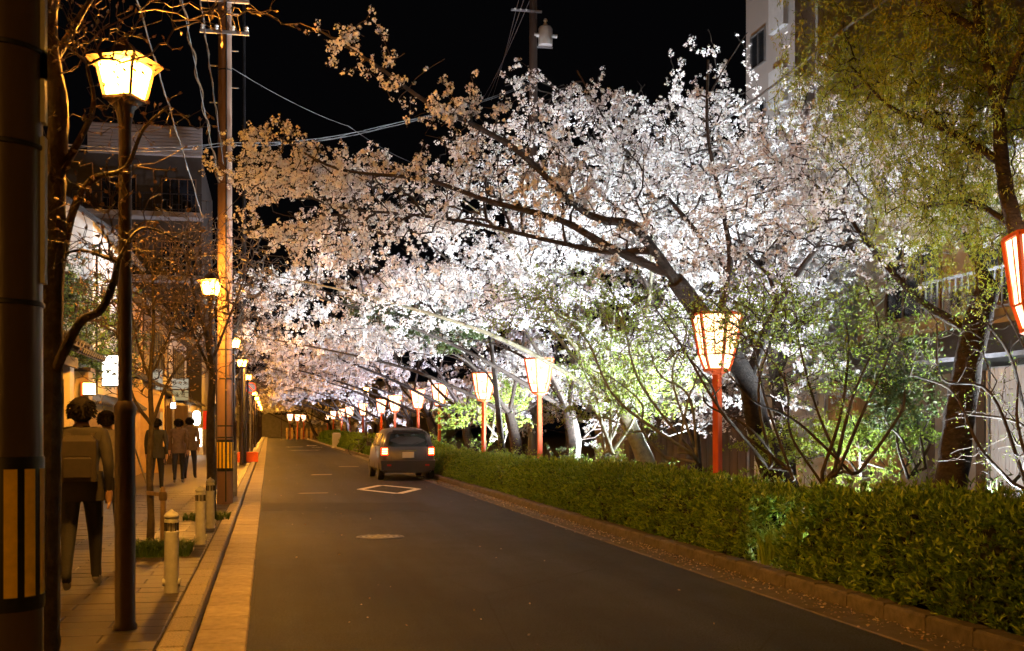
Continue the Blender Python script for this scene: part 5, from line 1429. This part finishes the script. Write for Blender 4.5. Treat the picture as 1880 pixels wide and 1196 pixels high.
# ================================================================== CAR (at rest where its lights leave the frame's middle)
def make_car(loc, rz):
    root = empty("car", loc, rz); tag(root, "dark compact car driving away in the right lane with red tail lamps lit", "car")
    M["car_paint"] = mat("car_paint", (.045, .04, .042), .28, .05, 2, spec=.6)
    M["chrome"] = mat("chrome", (.6, .6, .6), .2, .05, 5, metal=.9)
    # stations along y (0 = rear): half width low, half width belt, half width roof, z belt, z roof
    st = [(0.00, .62, .66, .50, .92, .98), (.06, .74, .74, .56, .95, 1.20), (.22, .80, .78, .60, .97, 1.44), (.55, .83, .80, .62, .98, 1.50), (1.3, .84, .81, .63, .97, 1.53),
          (2.1, .84, .81, .62, .96, 1.50), (2.6, .83, .80, .58, .95, 1.34), (3.0, .82, .78, .64, .94, 1.02), (3.5, .78, .70, .58, .82, .86), (3.72, .66, .58, .46, .66, .70)]
    vs, fs = [], []
    for (y, wl_, wb_, wr, zb, zr) in st:
        half = [(wl_*.86, .22), (wl_, .34), (wl_*1.0, .58), (wb_, zb), (wb_*.30 + wr*.70, zb+(zr-zb)*.72), (wr*.86, zr-.02), (wr*.5, zr+.012)]
        ring = [(-x, y, z) for x, z in half] + [(x, y, z) for x, z in half[::-1]]
        vs += ring
    k = 14
    for j in range(len(st)-1):
        for i in range(k):
            i2 = (i+1) % k; fs.append((j*k+i, (j+1)*k+i, (j+1)*k+i2, j*k+i2))
    fs.append(list(range(k))); fs.append([(len(st)-1)*k+i for i in range(k)][::-1])
    b = MB().add(vs, fs).build("body", M["car_paint"], root, True)
    MB().add([(-.60, -.008, .99), (.60, -.008, .99), (.50, .135, 1.36), (-.50, .135, 1.36), (-.60, .03, .98), (.60, .03, .98), (.50, .19, 1.35), (-.50, .19, 1.35)],
             [(0,1,2,3),(0,4,5,1),(1,5,6,2),(2,6,7,3),(3,7,4,0)]).build("rear_window", M["glass_dark"], root)
    for s in (-1, 1):
        for (ya_, yb_) in ((.45, 1.25), (1.32, 2.25)):
            MB().add([(s*.800, ya_, 1.0), (s*.800, yb_, 1.0), (s*.700, yb_-.05, 1.36), (s*.700, ya_+.08, 1.36), (s*.76, ya_, 1.0), (s*.76, yb_, 1.0), (s*.66, yb_-.05, 1.36), (s*.66, ya_+.08, 1.36)],
                     [(0,1,2,3),(0,4,5,1),(1,5,6,2),(2,6,7,3),(3,7,4,0)]).build("side_window", M["glass_dark"], root)
        tl = MB().add([(s*.60, -.02, .74), (s*.77, .03, .74), (s*.77, .05, .96), (s*.62, .0, .96), (s*.60, .12, .74), (s*.77, .14, .74), (s*.77, .16, .96), (s*.62, .12, .96)],
                      [(0,1,2,3),(0,4,5,1),(1,5,6,2),(2,6,7,3),(3,7,4,0)]).build("tail_lamp", M["tail"], root)
        for zz in (.79, .85, .91): MB().bar((s*.615, -.024, zz), (s*.755, .018, zz), .03, .03).build("bulb_strip", M["tail_hot"], tl)
        MB().box(min(s*.84, s*.98), max(s*.84, s*.98), 2.2, 2.32, .98, 1.10).build("side_mirror", M["car_paint"], root)
        for yw_ in (.62, 2.98):
            w = empty("wheel", (0, 0, 0)); w.parent = root; w.location = (s*.74, yw_, .29)
            o = MB().lathe([(.18, -.08), (.26, -.09), (.29, -.06), (.29, .06), (.26, .09), (.18, .08)], 24).build("tyre", M["rubber"], w, True); o.rotation_euler = (0, R(90), 0)
            o = MB().lathe([(.0, -.07), (.18, -.075), (.18, .075), (.0, .07)], 16).build("rim", M["grey_metal"], w, True); o.rotation_euler = (0, R(90), 0)
    MB().add([(-.78, .0, .30), (.78, .0, .30), (.80, -.03, .58), (-.80, -.03, .58), (-.80, .2, .28), (.80, .2, .28), (.82, .2, .60), (-.82, .2, .60)], [(0,1,2,3),(0,4,5,1),(1,5,6,2),(2,6,7,3),(3,7,4,0)]).build("bumper", M["car_paint"], root)
    MB().box(-.14, .14, .205, .225, 1.385, 1.405).build("high_brake_lamp", M["tail"], root)
    MB().box(-.24, .24, -.03, -.012, .855, .885).build("tailgate_handle", M["chrome"], root)
    for s in (-1, 1):
        MB().bar((s*.50, -.028, .64), (s*.52, -.012, .95), .008, .008).build("panel_gap", M["rubber"], root)
        MB().bar((s*.845, 1.28, .36), (s*.815, 1.28, .96), .008, .008).build("panel_gap", M["rubber"], root)
        MB().bar((s*.835, .95, .88), (s*.835, 1.12, .88), .02, .03).build("door_handle", M["car_paint"], root)
    MB().box(-.17, .17, -.035, -.022, .66, .83).build("number_plate", M["sign_white"], root)
    MB().box(-.62, -.50, -.045, -.031, .42, .47).box(.50, .62, -.045, -.031, .42, .47).build("reflector", M["sign_red"], root)
    MB().bar((-.02, -.02, 1.0), (.32, .04, 1.12), .015).build("wiper", M["rubber"], root)
    MB().box(-.45, .45, .10, .26, 1.43, 1.47).build("spoiler", M["car_paint"], root)
    return root
make_car((4.0, xz(33.5, 4.0), 0), R(1.0))

# ================================================================== BICYCLE by the hedge gap
bi = empty("bicycle", (5.05, 63.6, 0), R(25)); tag(bi, "parked bicycle with front basket in the gap between two hedges", "bicycle")
for x in (-.52, .52):
    w = empty("wheel", (x, 0, .33)); w.parent = bi
    o = MB().tube([(.33*math.cos(t*math.pi/12), 0, .33*math.sin(t*math.pi/12)) for t in range(25)], .018, 6, False).build("tyre", M["rubber"], w, True)
    sp_ = MB()
    for t in range(9): sp_.bar((-.31*math.cos(t*math.pi/9), 0, -.31*math.sin(t*math.pi/9)), (.31*math.cos(t*math.pi/9), 0, .31*math.sin(t*math.pi/9)), .006)
    sp_.build("spokes", M["chrome"], w)
MB().tube([(-.52, 0, .33), (-.1, 0, .30), (.3, 0, .72), (-.2, 0, .60), (-.1, 0, .30)], .018, 6).tube([(-.52, 0, .33), (-.2, 0, .62), (-.24, 0, .86)], .016, 6).tube([(.52, 0, .33), (.38, 0, .75), (.33, 0, 1.0)], .018, 6).build("frame", M["grey_metal"], bi, True)
MB().tube([(.20, -.27, 1.0), (.33, -.1, 1.03), (.33, .1, 1.03), (.20, .27, 1.0)], .013, 6).build("handlebar", M["chrome"], bi, True)
MB().cbox(-.36, -.12, -.09, .09, .85, .91, .03).build("saddle", M["rubber"], bi)
bk = MB()
for z in (.72, .82, .93): bk.bar((.42, -.15, z), (.72, -.15, z), .012).bar((.42, .15, z), (.72, .15, z), .012).bar((.72, -.15, z), (.72, .15, z), .012).bar((.42, -.15, z), (.42, .15, z), .012)
for k in range(5): bk.bar((.72, -.15+.075*k, .72), (.72, -.15+.075*k, .93), .01).bar((.42+.075*k, -.15, .72), (.42+.075*k, -.15, .93), .01)
bk.build("basket", M["grey_metal"], bi)

# ================================================================== PEOPLE on the left pavement
def person(loc, rz, hgt, label, seed, top, legs_c, hair_c, bag=None, stride=.28, skirt=False, arm=.1):
    s = hgt/1.70; rg = random.Random(seed)
    root = empty("person", loc, rz); tag(root, label, "person")
    V, Rd, Ed = [], [], []
    def v(p, r): V.append(tuple(c*s for c in p)); Rd.append(r*s); return len(V)-1
    def e(a, b): Ed.append((a, b))
    pel = v((0, 0, .94), .150); wst = v((0, .01, 1.08), .135); ch = v((0, .0, 1.28), .165); nk0 = v((0, .0, 1.43), .075); nk = v((0, .015, 1.49), .056); hd0 = v((0, .03, 1.56), .085); hd1 = v((0, .025, 1.63), .092); hd2 = v((0, .02, 1.68), .06)
    nose = v((0, .115, 1.575), .016); e(hd0, nose)
    for a, b in ((pel, wst), (wst, ch), (ch, nk0), (nk0, nk), (nk, hd0), (hd0, hd1), (hd1, hd2)): e(a, b)
    for sd in (-1, 1):
        f = stride*sd
        hip = v((.095*sd, 0, .88), .105); kn = v((.10*sd, f*.45+.04, .49), .068); an = v((.10*sd, f*.9-.02, .10 + (.06 if sd < 0 else 0)), .044)
        hl = v((.10*sd, f*.9-.05, .045 + (.07 if sd < 0 else 0)), .040); to = v((.11*sd, f*.9+.14, .035), .036)
        for a, b in ((pel, hip), (hip, kn), (kn, an), (an, hl), (an, to)): e(a, b)
        ear = v((.088*sd, .02, 1.585), .014); e(hd0, ear)
        sh = v((.185*sd, 0, 1.385), .075); el = v((.235*sd, -.03 - arm*sd, 1.11), .048); wr = v((.235*sd, .07 - arm*1.3*sd, .88), .033)
        pm = v((.232*sd, .095 - arm*1.3*sd, .81), .034)
        for a, b in ((ch, sh), (sh, el), (el, wr), (wr, pm)): e(a, b)
        th = v((.205*sd, .13 - arm*1.3*sd, .80), .011); th2 = v((.205*sd, .145 - arm*1.3*sd, .77), .009); e(pm, th); e(th, th2)
        for q in range(4):
            a0 = v((.232*sd, .072+.02*q - arm*1.3*sd, .765), .010); a1 = v((.222*sd, .075+.02*q - arm*1.3*sd, .73-.008*(1.5-abs(q-1.5))), .009); e(pm, a0); e(a0, a1)
    me = bpy.data.meshes.new("body_cage"); me.from_pydata(V, Ed, [])
    o = bpy.data.objects.new("body_cage", me); COL.objects.link(o)
    o.modifiers.new("skin", 'SKIN'); 
    for i, sv in enumerate(me.skin_vertices[0].data): sv.radius = (Rd[i], Rd[i]*(.72 if i in (pel, wst, ch) else 1)); sv.use_root = (i == pel)
    sb = o.modifiers.new("subdivision", 'SUBSURF'); sb.levels = 2; sb.render_levels = 2
    dg = bpy.context.evaluated_depsgraph_get(); dg.update()
    bm_ = bpy.data.meshes.new_from_object(o.evaluated_get(dg)); bm_.name = "body"
    bpy.data.objects.remove(o)
    bm_.materials.clear()
    mats = [mat("skin_%d" % seed, (.42, .26, .18), .6, .08, 8), mat("jacket_%d" % seed, top, .85, .25, 14, .2, 60), mat("trousers_%d" % seed, legs_c, .85, .2, 14, .2, 60), mat("shoes_%d" % seed, (.35, .34, .33) if seed % 2 else (.03, .03, .03), .6, .2, 20)]
    for m_ in mats: bm_.materials.append(m_)
    mi = []
    for pgn in bm_.polygons:
        c = pgn.center/s
        if c.z > 1.46: k_ = 0
        elif abs(c.x) > .17 and c.z < .885: k_ = 0
        elif c.z > .86: k_ = 1
        elif c.z > .105: k_ = 2
        else: k_ = 3
        mi.append(k_)
    bm_.polygons.foreach_set("material_index", mi); bm_.polygons.foreach_set("use_smooth", [True]*len(mi)); bm_.update()
    link("body", bm_, root)
    hm = MB(); prof = [(.0, 1.722), (.05, 1.715), (.078, 1.69), (.094, 1.64), (.095, 1.58), (.082, 1.525), (.05, 1.50)]
    hm.lathe([(r*s, z*s) for r, z in prof[::-1]], 16, (0, -.008*s, 0)); hh = hm
    hh.v = [(x, y*(1.0) - .012*s if y < .03*s else min(y, (.06 + max(0, (z/s-1.60))*.55)*s), z) for x, y, z in hh.v]
    hh.build("hair", mat("hair_%d" % seed, hair_c, .85, .3, 40, spec=.1), root, True)
    rh = np.random.default_rng(seed); uu = unit(rh.normal(size=(900, 3))); uu = uu[(uu[:, 2] > -.55) & ((uu[:, 1] < .35) | (uu[:, 2] > .55))]
    pp = np.array([0, -.006, 1.612])*s + uu*np.array([.097, .100, .108])*s
    dd = unit(np.stack([uu[:, 0]*.5, uu[:, 1]*.5, -.35 - np.maximum(uu[:, 2], 0)*.2], 1) - uu*(uu[:, 2:3]*-.3))
    so = link("hair_strands", np_mesh("hair_strands", leaves(rh, pp, dd, 1, .05*s, .014*s, .10, .001), 4, mat("strand_%d" % seed, tuple(c*.6 for c in hair_c), .9, .2, 40, spec=.05)), root); so["kind"] = "stuff"
    # hem of the jacket, a flared shell around the hips
    jm = MB(); jm.lathe([(.205*s, .80*s), (.200*s, .90*s), (.178*s, 1.06*s)], 18); jm.v = [(x, y*.72, z) for x, y, z in jm.v]
    jm.f = jm.f[:-2]; jm.m = jm.m[:-2]
    jm.build("jacket_hem", mats[1], root, True)
    if bag:
        bg = MB().cbox(-.15*s, .15*s, -.33*s, -.135*s, .98*s, 1.38*s, .05).build("backpack", mat("bag_%d" % seed, bag, .8, .2, 20), root)
        MB().cbox(-.11*s, .11*s, -.365*s, -.335*s, 1.02*s, 1.2*s, .02).build("pocket", bg.data.materials[0], bg)
        MB().bar((-.10*s, -.13*s, 1.36*s), (-.11*s, .02*s, 1.45*s), .04, .015).bar((.10*s, -.13*s, 1.36*s), (.11*s, .02*s, 1.45*s), .04, .015).build("straps", bg.data.materials[0], bg)
    return root
def pgnd(px, py): 
    Z = FPX*(CAMH-PZ)/(py-HOR); c = at(px, py, Z); return (c.x, c.y, PZ)
person(pgnd(150, 1085), R(3), 1.70, "nearest walker in dark jacket with brown backpack, left of the lamp post", 1, (.016, .014, .013), (.012, .012, .014), (.012, .01, .009), (.014, .010, .007))
person(pgnd(196, 985), R(-5), 1.66, "walker in pale top behind the nearest walker, partly hidden by lamp post", 2, (.22, .20, .19), (.03, .03, .035), (.02, .014, .01), None, .25)
person(pgnd(328, 888), R(5), 1.66, "left one of two walkers side by side, dark brown coat", 3, (.12, .08, .05), (.02, .02, .025), (.015, .012, .01), None, .22)
person(pgnd(349, 880), R(-4), 1.72, "right one of two walkers side by side, tan jacket", 4, (.16, .12, .08), (.03, .03, .04), (.02, .015, .01), None, .25)
person(pgnd(287, 905), R(0), 1.64, "walker in black between the thin tree and the wooden stake", 5, (.02, .02, .022), (.015, .015, .018), (.012, .01, .01), None, .2)
person((-2.0, 62, PZ), R(180), 1.65, "far walker coming towards the camera by the bright shop", 6, (.28, .05, .3), (.03, .03, .03), (.015, .012, .01), None, .2)
print("TRIS foliage", TRI[0], "objects", len(bpy.data.objects))
